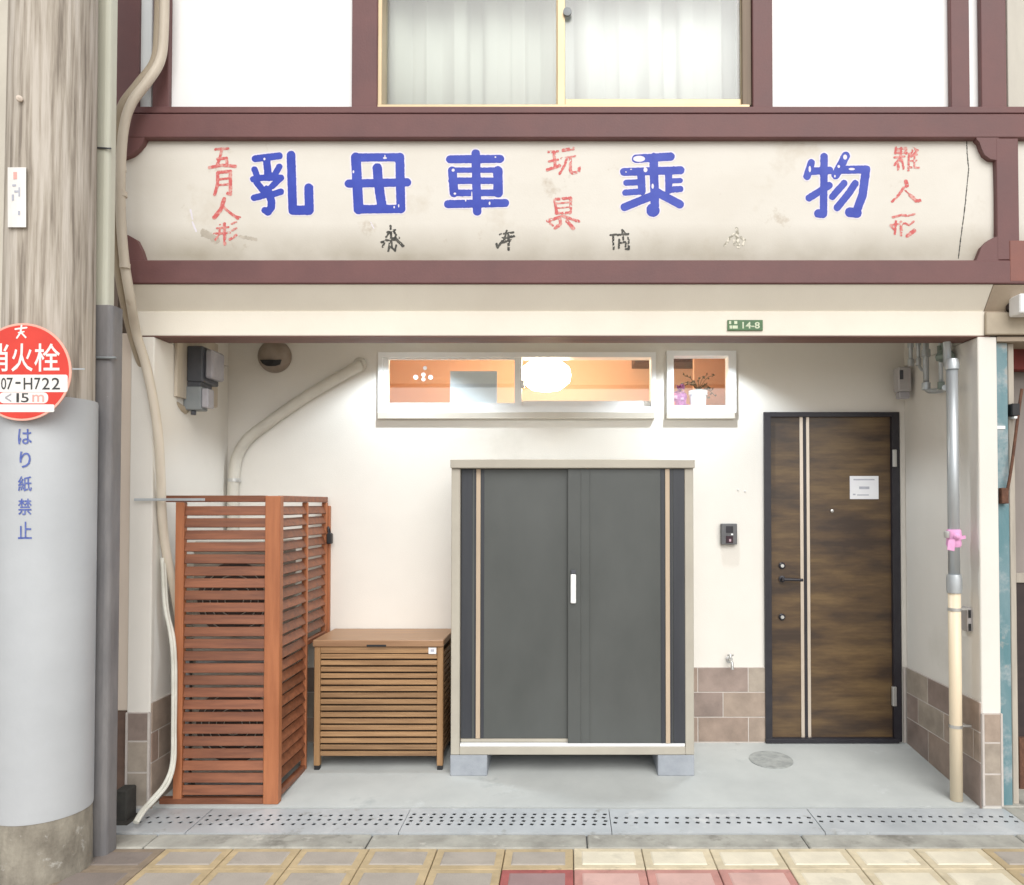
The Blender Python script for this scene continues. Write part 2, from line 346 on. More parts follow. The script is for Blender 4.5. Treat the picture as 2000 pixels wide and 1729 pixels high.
# sign face paint: cream with grime along the foot and fine cracks
def sign_paint():
    m = mat('sign_cream_paint', (0.69, 0.66, 0.60), (0.64, 0.605, 0.54), 0.6, (2, 2, 3), 8, bump=0.1, bscale=120, spots=[(5.0, 0.64, (0.50, 0.44, 0.36)), (2.0, 0.58, (0.60, 0.555, 0.48)), (55, 0.75, (0.42, 0.37, 0.30))])
    N, L = m.node_tree.nodes, m.node_tree.links; b = N['Principled BSDF']
    src = b.inputs['Base Color'].links[0].from_socket
    geo = N.new('ShaderNodeNewGeometry'); sp = N.new('ShaderNodeSeparateXYZ'); L.new(geo.outputs['Position'], sp.inputs[0])
    n = N.new('ShaderNodeTexNoise'); n.inputs['Scale'].default_value = 3.5; n.inputs['Detail'].default_value = 8
    L.new(geo.outputs['Position'], n.inputs['Vector'])
    # splash-dirt band along the lower edge, ragged
    mr = N.new('ShaderNodeMapRange'); mr.inputs['From Min'].default_value = 2.96; mr.inputs['From Max'].default_value = 2.80
    L.new(sp.outputs['Z'], mr.inputs['Value'])
    mu = N.new('ShaderNodeMath'); mu.operation = 'MULTIPLY'; L.new(mr.outputs[0], mu.inputs[0]); L.new(n.outputs['Fac'], mu.inputs[1])
    mx = N.new('ShaderNodeMix'); mx.data_type = 'RGBA'; L.new(mu.outputs[0], mx.inputs['Factor']); L.new(src, mx.inputs['A'])
    mx.inputs['B'].default_value = (0.26, 0.22, 0.15, 1)
    L.new(mx.outputs['Result'], b.inputs['Base Color'])
    return m
M['sign'] = sign_paint()
M['ltrblue'] = mat('blue_sign_paint', (0.012, 0.036, 0.36), (0.020, 0.050, 0.41), 0.5, 12, spots=(38, 0.71, (0.30, 0.33, 0.62)))
M['ltrhalo'] = mat('pale_undercoat', (0.74, 0.70, 0.78), (0.70, 0.66, 0.72), 0.6, 12)
M['ltrred'] = mat('faded_red_paint', (0.56, 0.105, 0.10), (0.64, 0.33, 0.29), 0.6, 45, lo=0.38, hi=0.55)
M['ltrblack'] = mat('worn_black_paint', (0.02, 0.02, 0.018), (0.09, 0.085, 0.07), 0.6, 50)
M['ltrghost'] = mat('peeled_paint', (0.30, 0.28, 0.22), (0.75, 0.70, 0.60), 0.6, 60, lo=0.42, hi=0.54)

def door_wood():
    m = mat('walnut_door_sheet', (0.150, 0.094, 0.042), (0.050, 0.032, 0.022), 0.36, (2.0, 8, 9), 10, lo=0.37, hi=0.64, rvar=0.05, c3=(0.098, 0.060, 0.030))
    N, L = m.node_tree.nodes, m.node_tree.links; b = N['Principled BSDF']; src = b.inputs['Base Color'].links[0].from_socket
    geo = N.new('ShaderNodeNewGeometry'); mp = N.new('ShaderNodeMapping'); mp.inputs['Scale'].default_value = (3.5, 1, 70)
    L.new(geo.outputs['Position'], mp.inputs['Vector'])
    n = N.new('ShaderNodeTexNoise'); n.inputs['Scale'].default_value = 1; n.inputs['Detail'].default_value = 5; L.new(mp.outputs[0], n.inputs['Vector'])
    mr = N.new('ShaderNodeMapRange'); mr.inputs['To Min'].default_value = 0.72; mr.inputs['To Max'].default_value = 1.25; L.new(n.outputs['Fac'], mr.inputs['Value'])
    vm = N.new('ShaderNodeVectorMath'); vm.operation = 'SCALE'; L.new(src, vm.inputs[0]); L.new(mr.outputs[0], vm.inputs['Scale'])
    L.new(vm.outputs[0], b.inputs['Base Color'])
    return m
M['door'] = door_wood()

# ------------------------------------------------------------------ lettering: stroke outlines traced with a distance field
rng = np.random.default_rng(3)
def smooth_noise(shape, cell, seed):
    g = np.random.default_rng(seed).standard_normal((shape[0] // cell + 3, shape[1] // cell + 3))
    yy = np.arange(shape[0]) / cell; xx = np.arange(shape[1]) / cell
    y0 = yy.astype(int); x0 = xx.astype(int); fy = (yy - y0)[:, None]; fx = (xx - x0)[None, :]
    fy = fy * fy * (3 - 2 * fy); fx = fx * fx * (3 - 2 * fx)
    a = g[y0][:, x0]; b = g[y0][:, x0 + 1]; c = g[y0 + 1][:, x0]; d = g[y0 + 1][:, x0 + 1]
    return (a * (1 - fx) + b * fx) * (1 - fy) + (c * (1 - fx) + d * fx) * fy
def strokes_mesh(name, strokes, ox, oy, s, mapper, material, parent, grow=0.0, cell=1.0, rough=0.25, wear=0.0, chips=(), seed=1):
    """strokes: list of (points, width) in tracing units; photo px = origin + s * units"""
    segs = []
    for pts, w in strokes:
        P = [(ox + s * x, oy + s * y) for x, y in pts]
        if len(P) == 1: P = P * 2
        for a, b in zip(P[:-1], P[1:]): segs.append((a, b, w * s / 2 + grow))
    x0 = min(min(a[0], b[0]) - r for a, b, r in segs) - 3; x1 = max(max(a[0], b[0]) + r for a, b, r in segs) + 3
    y0 = min(min(a[1], b[1]) - r for a, b, r in segs) - 3; y1 = max(max(a[1], b[1]) + r for a, b, r in segs) + 3
    nx, ny = int((x1 - x0) / cell) + 1, int((y1 - y0) / cell) + 1
    gx = x0 + np.arange(nx) * cell; gy = y0 + np.arange(ny) * cell
    GX, GY = np.meshgrid(gx, gy)
    d = np.full((ny, nx), 1e3)
    for (ax_, ay), (bx, by), r in segs:
        vx, vy = bx - ax_, by - ay; L2 = vx * vx + vy * vy + 1e-9
        t = np.clip(((GX - ax_) * vx + (GY - ay) * vy) / L2, 0, 1)
        d = np.minimum(d, np.hypot(GX - ax_ - t * vx, GY - ay - t * vy) - r)
    d += rough * smooth_noise(d.shape, 3, seed)
    if wear > 0: d = np.maximum(d, wear * (smooth_noise(d.shape, 4, seed + 9) - 1.05) * 2)
    for cx, cy, rx, ry in chips:
        cx, cy, rx, ry = ox + s * cx, oy + s * cy, rx * s, ry * s
        d = np.maximum(d, (1 - np.hypot((GX - cx) / rx, (GY - cy) / ry)) * min(rx, ry))
    vs, fs = [], []; cache = {}
    def vert(k, x, y):
        if k not in cache:
            cache[k] = len(vs); vs.append(mapper(x, y))
        return cache[k]
    ins = d < 0
    for j in range(ny - 1):
        run = None
        for i in range(nx):
            full = i < nx - 1 and ins[j, i] and ins[j, i + 1] and ins[j + 1, i] and ins[j + 1, i + 1]
            if full:
                if run is None: run = i
                continue
            if run is not None:
                fs.append((vert((run, j), gx[run], gy[j]), vert((run, j + 1), gx[run], gy[j + 1]), vert((i, j + 1), gx[i], gy[j + 1]), vert((i, j), gx[i], gy[j])))
                run = None
            if i >= nx - 1: continue
            c = [(i, j), (i, j + 1), (i + 1, j + 1), (i + 1, j)]
            dv = [d[q[1], q[0]] for q in c]
            if min(dv) >= 0: continue
            poly = []
            for k in range(4):
                a, b = c[k], c[(k + 1) % 4]; da, db = dv[k], dv[(k + 1) % 4]
                if da < 0: poly.append(vert(a, gx[a[0]], gy[a[1]]))
                if (da < 0) != (db < 0):
                    t = da / (da - db)
                    if a > b: key = (b, a)
                    else: key = (a, b)
                    poly.append(vert(key, gx[a[0]] + (gx[b[0]] - gx[a[0]]) * t, gy[a[1]] + (gy[b[1]] - gy[a[1]]) * t))
            if len(poly) >= 3: fs.append(tuple(poly))
    return mk(name, vs, fs, material, parent)
def text_mesh(name, body, px, py, mapper, material, parent, shear=0.0, weight=0.0):
    cu = bpy.data.curves.new(name, 'FONT'); cu.body = body; cu.shear = shear; cu.resolution_u = 3; cu.offset = weight
    to = bpy.data.objects.new(name, cu); COL.objects.link(to)
    dg = bpy.context.evaluated_depsgraph_get(); me = bpy.data.meshes.new_from_object(to.evaluated_get(dg))
    co = [v.co.copy() for v in me.vertices]; fs = [tuple(p.vertices) for p in me.polygons]
    bpy.data.objects.remove(to); bpy.data.curves.remove(cu); bpy.data.meshes.remove(me)
    x0, x1 = min(c.x for c in co), max(c.x for c in co); y0, y1 = min(c.y for c in co), max(c.y for c in co)
    vs = [mapper(px[0] + (c.x - x0) / (x1 - x0) * (px[1] - px[0]), py[1] - (c.y - y0) / (y1 - y0) * (py[1] - py[0])) for c in co]
    return mk(name, vs, fs, material, parent)

# ================================================================== THE SETTING
XL, XR = -2.117, 2.103            # inner faces of the porch side walls
YB = 0.86                         # porch back wall
def zf(y): return 0.004 + 0.065 * max(0.0, y) / YB      # porch floor falls to the drain
def strip(name, pts_y_z, xr, m, parent=None):
    vs, fs = [], []
    for (y, z) in pts_y_z: vs += [(xr[0], y, z), (xr[1], y, z)]
    for i in range(len(pts_y_z) - 1): fs.append((2 * i, 2 * i + 1, 2 * i + 3, 2 * i + 2))
    return mk(name, vs, fs, m, parent)
ground = mk('ground', [(-150, -200, -0.045), (150, -200, -0.045), (150, -0.30, -0.045), (-150, -0.30, -0.045)], [(0, 1, 2, 3)], M['asphalt'])
tag(ground, kind='structure')
floor = strip('porch_floor', [(0.012, -0.12), (0.012, zf(0.012)), (YB + 0.02, zf(YB + 0.02))], (XL - 0.02, XR + 0.02), M['floor'])
tag(floor, kind='structure')
pf = box('pavement_edge_slab', (-6, 6), (0.0, 0.010), (-0.3, -0.015), M['kerb'], None, 0.0); tag(pf, kind='structure')

# paving: 30 cm tiles with a raised middle
pave = tag(mk('pavement', [(-4, -1.26, -0.035), (4, -1.26, -0.035), (4, -0.43, -0.035), (-4, -0.43, -0.035)], [(0, 1, 2, 3)], M['asphalt']), kind='structure')
PT = 0.305
TILE = {}
def paver(x0, x1, y0, y1, kind):
    key = (kind, round(x1 - x0, 3), round(y1 - y0, 3))
    g = 0.002; hx, hy = (x1 - x0) / 2 - g, (y1 - y0) / 2 - g; b = 0.034; e = 0.006
    if key not in TILE:
        rings = [(hx, hy, -0.03), (hx, hy, -0.004), (hx - 0.003, hy - 0.003, -0.001), (hx - b, hy - b, -0.001), (hx - b - e, hy - b - e, 0.0025)]
        vs, fs, fm = [], [], []
        for (a, c, z) in rings: vs += [(-a, -c, z), (a, -c, z), (a, c, z), (-a, c, z)]
        for r in range(len(rings) - 1):
            for k in range(4): fs.append((r * 4 + k, r * 4 + (k + 1) % 4, r * 4 + 4 + (k + 1) % 4, r * 4 + 4 + k)); fm.append(1 if r == 3 else 0)
        n = (len(rings) - 1) * 4; fs.append((n, n + 1, n + 2, n + 3)); fm.append(1)
        me = bpy.data.meshes.new('tile'); me.from_pydata(vs, [], fs)
        for m_ in PAVE[kind]: me.materials.append(m_)
        for p, i in zip(me.polygons, fm): p.material_index = i
        TILE[key] = me
    o = bpy.data.objects.new('tile', TILE[key]); c = Vector(((x0 + x1) / 2, (y0 + y1) / 2, random.uniform(-0.0015, 0.0015) - 0.004))
    o.location = c; o.rotation_euler = (random.uniform(-0.004, 0.004), random.uniform(-0.004, 0.004), 0)
    finish(o, pave)
rows = [(-0.634, -0.438), (-0.939, -0.634), (-1.244, -0.939)]
for ri, (y0, y1) in enumerate(rows):
    for k in range(-9, 9):
        x0 = 0.027 + k * PT
        if ri == 0: kind = 'cream' if 0 <= k < 6 else 'tan'
        else: kind = 'pink' if 0 <= k < 3 else ('red' if k == -1 else ('cream' if 3 <= k < 6 else 'tan'))
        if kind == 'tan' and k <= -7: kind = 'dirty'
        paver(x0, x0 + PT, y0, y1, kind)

kerb = tag(box('kerb', (-4, 4), (-0.434, -0.298), (-0.10, -0.012), M['channel'], None, 0.0), kind='structure')
for k in range(-4, 4):
    x0 = 0.09 + k * 1.0
    box('kerb_stone', (x0 + 0.003, x0 + 0.997), (-0.436, -0.297), (-0.06, 0.0 - random.uniform(0.001, 0.004)), M['kerb'], kerb, 0.006)

# drain gutter with perforated plates
gut = tag(mk('drain_channel', [(-4, -0.296, -0.03), (4, -0.296, -0.03), (4, -0.296, -0.1), (-4, -0.296, -0.1), (-4, 0.0, -0.1), (4, 0.0, -0.1), (4, 0.0, -0.02), (-4, 0.0, -0.02)],
        [(0, 1, 2, 3), (3, 2, 5, 4), (4, 5, 6, 7)], M['channel']), kind='structure')
def plate_mesh(w, d, cols, nrows, margin):
    """perforated cover plate: real slots, 8 mm thick"""
    vs, fs = [], []; t = 0.003
    def q(*p):
        b = len(vs); vs.extend(p); fs.append(tuple(range(b, b + len(p))))
    y0, y1 = -d / 2 + margin[0], d / 2 - margin[1]
    for (a, b, c, e) in ((-w / 2, w / 2, -d / 2, y0), (-w / 2, w / 2, y1, d / 2)): q((a, c, 0), (b, c, 0), (b, e, 0), (a, e, 0))
    cw = w / cols; rh = (y1 - y0) / nrows; random.seed(5)
    for i in range(cols):
        for j in range(nrows):
            a, b = -w / 2 + i * cw, -w / 2 + (i + 1) * cw; c, e = y0 + j * rh, y0 + (j + 1) * rh
            cx, cy = (a + b) / 2 + (0.004 if j % 2 else -0.004), (c + e) / 2; hw, hh = 0.0125, 0.0140
            p = [(a, c), (b, c), (b, e), (a, e)]
            h = [(cx - hw, cy - hh * 0.55), (cx + hw * 0.4, cy - hh), (cx + hw, cy + hh * 0.55), (cx - hw * 0.4, cy + hh)]
            for k in range(4):
                k2 = (k + 1) % 4
                q((*p[k], 0), (*p[k2], 0), (*h[k2], 0), (*h[k], 0)); q((*h[k], 0), (*h[k2], 0), (*h[k2], -t), (*h[k], -t))
    for (a, b) in (((-w / 2, -d / 2), (w / 2, -d / 2)), ((w / 2, -d / 2), (w / 2, d / 2)), ((w / 2, d / 2), (-w / 2, d / 2)), ((-w / 2, d / 2), (-w / 2, -d / 2))):
        q((*a, -0.026), (*b, -0.026), (*b, 0), (*a, 0))
    me = bpy.data.meshes.new('drain_plate'); me.from_pydata(vs, [], fs); me.materials.append(M['grate']); return me
PM = [plate_mesh(0.996, 0.284, 20, 3, (0.075, 0.055)), plate_mesh(0.996, 0.284, 20, 4, (0.075, 0.05)), plate_mesh(0.996, 0.284, 20, 2, (0.09, 0.08)), plate_mesh(0.996, 0.284, 20, 2, (0.10, 0.07))]
xg = ax(1593, -0.147, 1597)
for k, (mi, lab) in enumerate([(3, 'dull steel drain cover plate at the foot of the right tiled pier'), (2, 'steel drain cover plate with two rows of slots before the front door'),
                        (1, 'steel drain cover plate with four rows of slots before the grey cabinet'), (0, 'steel drain cover plate below the corner of the slatted screen'),
                        (2, 'stained steel drain cover plate at the foot of the left tiled pier')]):
    o = bpy.data.objects.new('drain_plate', PM[mi]); COL.objects.link(o)
    o.location = (xg + 0.5 - (k - 0) * 1.0, -0.147, 0.002 - 0.0015 * (k % 2)); o.rotation_euler = (0, R(0.05 * (-1) ** k), 0)
    tag(o, lab, 'drain cover', 'drain cover plates along the shopfront')

# ================================================================== THE HOUSE
house = thing('shop_house', 'two-storey shop house with maroon timber frame, cream walls and recessed porch', 'house', (0, 0, 0))
# window openings in the porch back wall, photo px
W1 = (at(742, 806, YB), at(1276, 692, YB)); W2 = (at(1307, 806, YB), at(1433, 690, YB)); DR = (Vector((at(1495, 1127, YB).x, 0, 0)), Vector((at(1760, 1127, YB).x, 0, at(1759, 805, YB).z)))
holes = [(w[0].x, w[1].x, w[0].z, w[1].z) for w in (W1, W2)] + [(DR[0].x, DR[1].x, -0.1, DR[1].z)]
back = wall('back_wall', (XL - 0.12, XR + 0.12), (YB, YB + 0.12), (-0.1, 2.62), holes, M['plaster'], house)
# piers with side walls
pl = box('left_pier', (XL - 0.118, XL), (0.0, YB), (-0.02, 2.398), M['plaster'], house, 0.004)
pr = box('right_pier', (XR, XR + 0.098), (0.0, YB), (-0.02, 2.398), M['plaster'], house, 0.004)
box('side_wall', (XL - 0.118, XL), (0.16, YB), (2.40, 2.62), M['plaster'], house, 0.0)
box('side_wall', (XR, XR + 0.098), (0.16, YB), (2.40, 2.62), M['plaster'], house, 0.0)
box('jamb', (XL - 0.205, XL - 0.120), (0.015, 0.12), (az(1390, 0), 2.42), M['jamb'], house, 0.004)
box('jamb_foot', (XL - 0.198, XL - 0.121), (0.02, 0.12), (-0.05, az(1390, 0) - 0.002), mat('brown_jamb_foot', (0.18, 0.11, 0.08), (0.11, 0.07, 0.055), 0.8, 8, bump=0.3), house, 0.003)
box('porch_ceiling', (XL - 0.118, XR + 0.098), (0.162, YB + 0.1), (2.622, 2.66), M['plaster'], house, 0.0)
# lintel: bright lower band, sloping band above it, brown timber underside
ZL0 = 2.405; ZL1 = az(608, 0.0); ZB0 = az(553, -0.10)
lx = (XL - 0.115, ax(1922, 0, 640))
prof = [(0.16, ZL0), (0.0, ZL0), (-0.004, ZL1 - 0.004), (0.004, ZL1), (-0.088, ZB0 - 0.004), (0.16, ZB0 - 0.004)]
vs = [(lx[0], y, z) for y, z in prof] + [(lx[1], y, z) for y, z in prof]; n = len(prof)
mk('lintel', vs, [(i, (i + 1) % n, (i + 1) % n + n, i + n) for i in range(n)] + [tuple(range(n)), tuple(range(2 * n - 1, n - 1, -1))], M['lintel'], house)
box('soffit_board', (lx[0], ax(1934, 0, 655)), (0.002, 0.158), (ZL0 - 0.006, ZL0 - 0.001), M['soffit'], house, 0.0)
box('lintel_back', (XL, XR), (0.161, 0.175), (ZL0 + 0.03, 2.62), M['plaster'], house, 0.0)

# sign-level timber frame
YF = -0.10
X0B, X1B = ax(236, YF), 3.05
def beam(name, px_y, m=M['purple'], yr=(YF, 0.0), x=(X0B, X1B)):
    return box(name, x, yr, (az(px_y[1], yr[0]), az(px_y[0], yr[0])), m, house, 0.005)
beam('lower_beam', (508, 554)); beam('upper_beam', (222, 269))
zs0, zs1 = az(508, YF), az(269, YF)
box('post', (ax(1947, YF, 390), ax(1991, YF, 390)), (YF + 0.002, -0.01), (zs0 + 0.001, zs1 - 0.001), M['purple'], house, 0.004)
box('beam_patch', (ax(1978, YF), 3.04), (YF - 0.0015, YF + 0.03), (az(550, YF), az(470, YF)), M['maroon_red'], house, 0.003)
SFY = -0.060
def face_y(z):
    t = (z - (zs0 + zs1) / 2) / ((zs1 - zs0) / 2)
    return SFY - 0.010 * (1 - min(1.0, t * t))
def on_sign(off):
    def f(px, py):
        p = at(px, py, SFY)
        for _ in range(3): p = at(px, py, face_y(p.z) - off)
        return p
    return f
# second storey wall, posts, sill
ZU0 = az(222, YF) - 0.05; ZU1 = 4.3
YW = -0.02
uw = (ax(737, YW, 100), ax(1462, YW, 100))
wz0 = az(211, YW)
wall('upper_wall', (ax(150, YW), 3.05), (YW, 0.10), (ZU0, ZU1), [(uw[0], uw[1], wz0, 4.25)], M['white'], house)
box('sill_board', (X0B, X1B), (-0.075, YW - 0.001), (az(221, -0.075), az(208, -0.075)), M['purple'], house, 0.003)
zp0 = az(208, -0.075) + 0.001
for (a, b) in ((214, 271), (298, 330), (687, 737), (1470, 1509), (1857, 1894), (1916, 1966)):
    box('timber_post', (ax(a, -0.055, 110), ax(b, -0.055, 110)), (-0.055, YW - 0.001), (zp0, ZU1), M['purple'], house, 0.004)
box('panel', (ax(1968, -0.04, 110), 3.05), (-0.04, YW - 0.001), (zp0, ZU1), mat('grey_beige_panel', (0.60, 0.57, 0.50), (0.53, 0.50, 0.44), 0.8, (8, 8, 2)), house, 0.003)
box('panel', (ax(271, -0.03, 110) + 0.004, ax(298, -0.03, 110) - 0.002), (-0.035, YW - 0.001), (zp0, ZU1), mat('pale_blue_panel', (0.70, 0.73, 0.74), (0.62, 0.65, 0.67), 0.8, (8, 8, 2)), house, 0.003)

# upper sliding window
uwin = box('upper_window', (uw[0] + 0.001, uw[1] - 0.001), (-0.045, 0.09), (wz0 - 0.02, wz0 + 0.006), M['gold'], house, 0.002)
zt = 4.24; zb = wz0 + 0.006
box('jamb', (ax(737, -0.04, 100), ax(746, -0.04, 100)), (-0.04, 0.08), (zb, zt), M['gold'], uwin, 0.002)
box('jamb', (ax(1450, -0.04, 100), ax(1468, -0.04, 100)), (-0.035, 0.08), (zb, zt), M['golddark'], uwin, 0.002)
def sash(a, b, y, rail, par, lstile, rstile, gm):
    x0, x1 = ax(a, y, 100), ax(b, y, 100); s = (y - CAM_Y) / F
    box('stile', (x0, x0 + lstile * s), (y, y + 0.028), (zb, zt), M['gold'], par, 0.002)
    box('stile', (x1 - rstile * s, x1), (y, y + 0.028), (zb, zt), M['gold'], par, 0.002)
    box('bottom_rail', (x0 + lstile * s, x1 - rstile * s), (y + 0.001, y + 0.027), (zb, zb + rail * s), M['gold'], par, 0.002)
    box('pane', (x0 + lstile * s, x1 - rstile * s), (y + 0.012, y + 0.016), (zb + rail * s, zt), gm, par, 0.0)
sash(746, 1094, 0.030, 6, uwin, 4, 8, M['glass2'])
sash(1089, 1450, -0.015, 17, uwin, 15, 3, M['glass2'])
lk = lathe('crescent_lock', [(0.0, 0), (0.022, 0), (0.022, 0.012), (0.0, 0.014)], at(1108, 25, -0.02), (0, -1, 0), M['meterbox'], uwin, 16)
# curtain
def curtain(name, x0, x1, y, z0, z1, label, m):
    vs, fs = [], []; nx = 120
    for i in range(nx + 1):
        t = i / nx; x = x0 + (x1 - x0) * t
        for z, k in ((z0, 1.0), ((z0 + z1) / 2, 0.9), (z1, 0.75)):
            vs.append((x + 0.008 * math.sin(i * 0.7 + z), y + k * (0.020 * math.sin(i * 0.31) + 0.016 * math.sin(i * 0.19 + 1.1) + 0.003 * math.sin(i * 0.83)), z))
    for i in range(nx):
        for j in range(2): fs.append((i * 3 + j, (i + 1) * 3 + j, (i + 1) * 3 + j + 1, i * 3 + j + 1))
    o = mk(name, vs, fs, m, None, True)
    sm = o.modifiers.new('thick', 'SOLIDIFY'); sm.thickness = 0.002
    return tag(o, label, 'curtain', 'curtains of the upper window')
xm = ax(1096, 0.16, 100)
curtain('curtain', ax(725, 0.16, 100), xm, 0.165, wz0 - 0.02, 4.28, 'pale greenish curtain behind the left pane of the upper window', M['curtain'])
curtain('curtain', xm + 0.005, ax(1480, 0.16, 100), 0.150, wz0 - 0.02, 4.28, 'white curtain behind the right pane of the upper window', M['curtain2'])
box('upper_room', (uw[0] - 0.15, uw[1] + 0.15), (0.32, 0.36), (wz0 - 0.1, 4.3), M['plaster'], house, 0.0)
box('upper_floor', (X0B, X1B), (0.101, 0.36), (3.42, wz0 - 0.03), M['plaster'], house, 0.0)
box('upper_ceiling', (X0B, X1B), (-0.02, 0.4), (4.301, 4.34), M['white'], house, 0.0)

# ------------------------------------------------------------------ tile wainscot (tiles are pieces of the wall they clad)
TW, TH = 0.312, 0.153
def tiles_back(x0, x1, par):
    g = 0.0058
    ztop = az(1303, YB)
    for r in range(3):
        z1 = ztop - r * TH; z0 = z1 - TH
        off = ax(1461, YB, 1400) + (TW / 2 if r == 1 else 0)
        k = math.floor((x0 - off) / TW)
        while off + k * TW < x1:
            a, b = max(x0, off + k * TW), min(x1, off + (k + 1) * TW); k += 1
            if b - a < 0.02: continue
            box('tile', (a + g / 2, b - g / 2), (YB - 0.012, YB - 0.001), (z0 + g / 2, z1 - g / 2), random.choice(tile_mats), par, 0.0015)
    box('grout_bed', (x0, x1), (YB - 0.0100, YB - 0.0005), (ztop - 3 * TH - 0.03, ztop), M['grout'], par, 0.0)
tiles_back(XL + 0.012, DR[0].x - 0.004, back)
tiles_back(DR[1].x + 0.004, XR - 0.012, back)
def tiles_side(xw, sgn, par):
    """side wall tiles, sgn +1 = faces +x"""
    ztop = az(1303, YB) + 0.002; g = 0.0058
    for r in range(3):
        z1 = ztop - r * TH; z0 = z1 - TH; y = YB - 0.014 - (TW / 2 if r == 1 else TW * 0.9)
        ys = [YB - 0.014]
        while y > 0.02: ys.append(y); y -= TW
        ys.append(0.0)
        for b, a in zip(ys[:-1], ys[1:]):
            if b - a < 0.02: continue
            zz0 = z0 if r < 2 else -0.01
            box('tile', (xw + sgn * 0.001, xw + sgn * 0.010), (a + g / 2, b - g / 2), (zz0 + g / 2, z1 - g / 2), random.choice(tile_mats), par, 0.0015)
    box('grout_bed', (xw + sgn * 0.0005, xw + sgn * 0.0085), (0.003, YB - 0.008), (-0.01, ztop), M['grout'], par, 0.0)
tiles_side(XL, 1, pl); tiles_side(XR, -1, pr)
def tiles_front(x0, x1, par, ys):
    g = 0.008
    for a, b in zip(ys[:-1], ys[1:]):
        box('tile', (x0 + 0.006, x1 - 0.006), (-0.011, -0.001), (az(b, 0) + g / 2, az(a, 0) - g / 2), random.choice(tile_mats[1:4]), par, 0.0015)
    box('grout_bed', (x0, x1), (-0.0095, -0.0005), (az(ys[-1], 0), az(ys[0], 0)), M['grout'], par, 0.0)
    for x in (x0, x1):
        box('corner_trim', (x - 0.006, x + 0.006), (-0.0135, 0.004), (az(ys[-1], 0), az(ys[0], 0)), M['grout'], par, 0.002)
tiles_front(XL - 0.112, XL - 0.001, pl, [1391, 1447, 1508, 1574])
tiles_front(XR + 0.001, XR + 0.094, pr, [1393, 1450, 1511, 1574])

# ------------------------------------------------------------------ porch windows (parts of the house)
def ring(name, px, py, w, yr, m, par): return frame(name, px, py, w, yr, m, par)
win = ring('window', (738, 1281), (688, 806), (9, 9, 10, 12), (YB - 0.03, YB + 0.07), M['winwhite'], house)
s1 = ring('sash', (747, 1019), (698, 797), (12, 14, 4, 10), (YB - 0.012, YB + 0.016), M['winwhite'], win)
s2 = ring('sash', (1006, 1274), (694, 797), (13, 4, 6, 14), (YB + 0.022, YB + 0.05), M['winwhite'], win)
pbox('pane', (758, 1006), (701, 788), (YB + 0.000, YB + 0.004), M['glass'], win, 0)
pbox('pane', (1018, 1271), (699, 784), (YB + 0.034, YB + 0.038), M['glass'], win, 0)
pbox('sill', (737, 1279), (805.5, 818), (YB - 0.034, YB - 0.002), mat('sill_beige', (0.62, 0.58, 0.51), (0.57, 0.53, 0.46), 0.5, 6), win, 0.002)
pbox('catch', (1017, 1024), (742, 757), (YB - 0.016, YB + 0.02), M['silver'], win, 0.002)
w2 = ring('window', (1303, 1438), (685, 806), (13, 15, 10, 14), (YB - 0.03, YB + 0.07), M['winwhite'], house)
pbox('pane', (1315, 1424), (694, 793), (YB + 0.02, YB + 0.024), M['glass'], w2, 0)
pbox('sill', (1302, 1436), (805.5, 818), (YB - 0.034, YB - 0.002), MATS['sill_beige'], w2, 0.002)

# room behind: warm walls, ceiling, floor shelf
RY = 2.25
rx0, rx1 = W1[0].x - 0.5, W2[1].x + 0.35
box('room_wall', (rx0, rx1), (RY, RY + 0.05), (1.4, 3.0), M['room'], house, 0)
box('room_wall', (rx0 - 0.05, rx0), (YB + 0.12, RY), (1.4, 3.0), M['room'], house, 0)
box('room_wall', (rx1, rx1 + 0.05), (YB + 0.12, RY), (1.4, 3.0), M['room'], house, 0)
box('room_ceiling', (rx0, rx1), (YB + 0.12, RY), (3.0, 3.05), M['room'], house, 0)
box('room_floor', (rx0, rx1), (YB + 0.12, RY), (1.35, 1.4), M['room'], house, 0)
box('room_wall', (rx0, rx1), (YB + 0.06, YB + 0.119), (2.621, 3.0), M['room'], house, 0)
box('room_partition', (ax(1356, 1.55), ax(1362, 1.55) + 0.75), (1.55, 1.60), (1.4, 3.0), M['room'], house, 0.003)
shelf = box('dark_shelf', (ax(1318, 1.9) - 0.3, ax(1356, 1.9) + 0.05), (1.9, 2.2), (az(707, 1.9), az(690, 1.9)), M['roomdark'], house, 0.004)
lamp = thing('ceiling_lamp', 'glowing warm lamp hanging inside behind the right half of the long window', 'lamp', (-0.13, 1.42, 3.0))
LP = at(1066, 733, 1.42)
lathe('lamp_shade', [(0.03, 0.115), (0.10, 0.10), (0.165, 0.05), (0.175, 0.0), (0.165, -0.05), (0.10, -0.10), (0.02, -0.115)], LP, (0, 0, 1), M['lampbulb'], lamp, 32)
tube('cord', [(LP.x, LP.y, LP.z + 0.11), (LP.x, LP.y, 3.002)], 0.006, M['winwhite'], lamp, 8, curve=False)

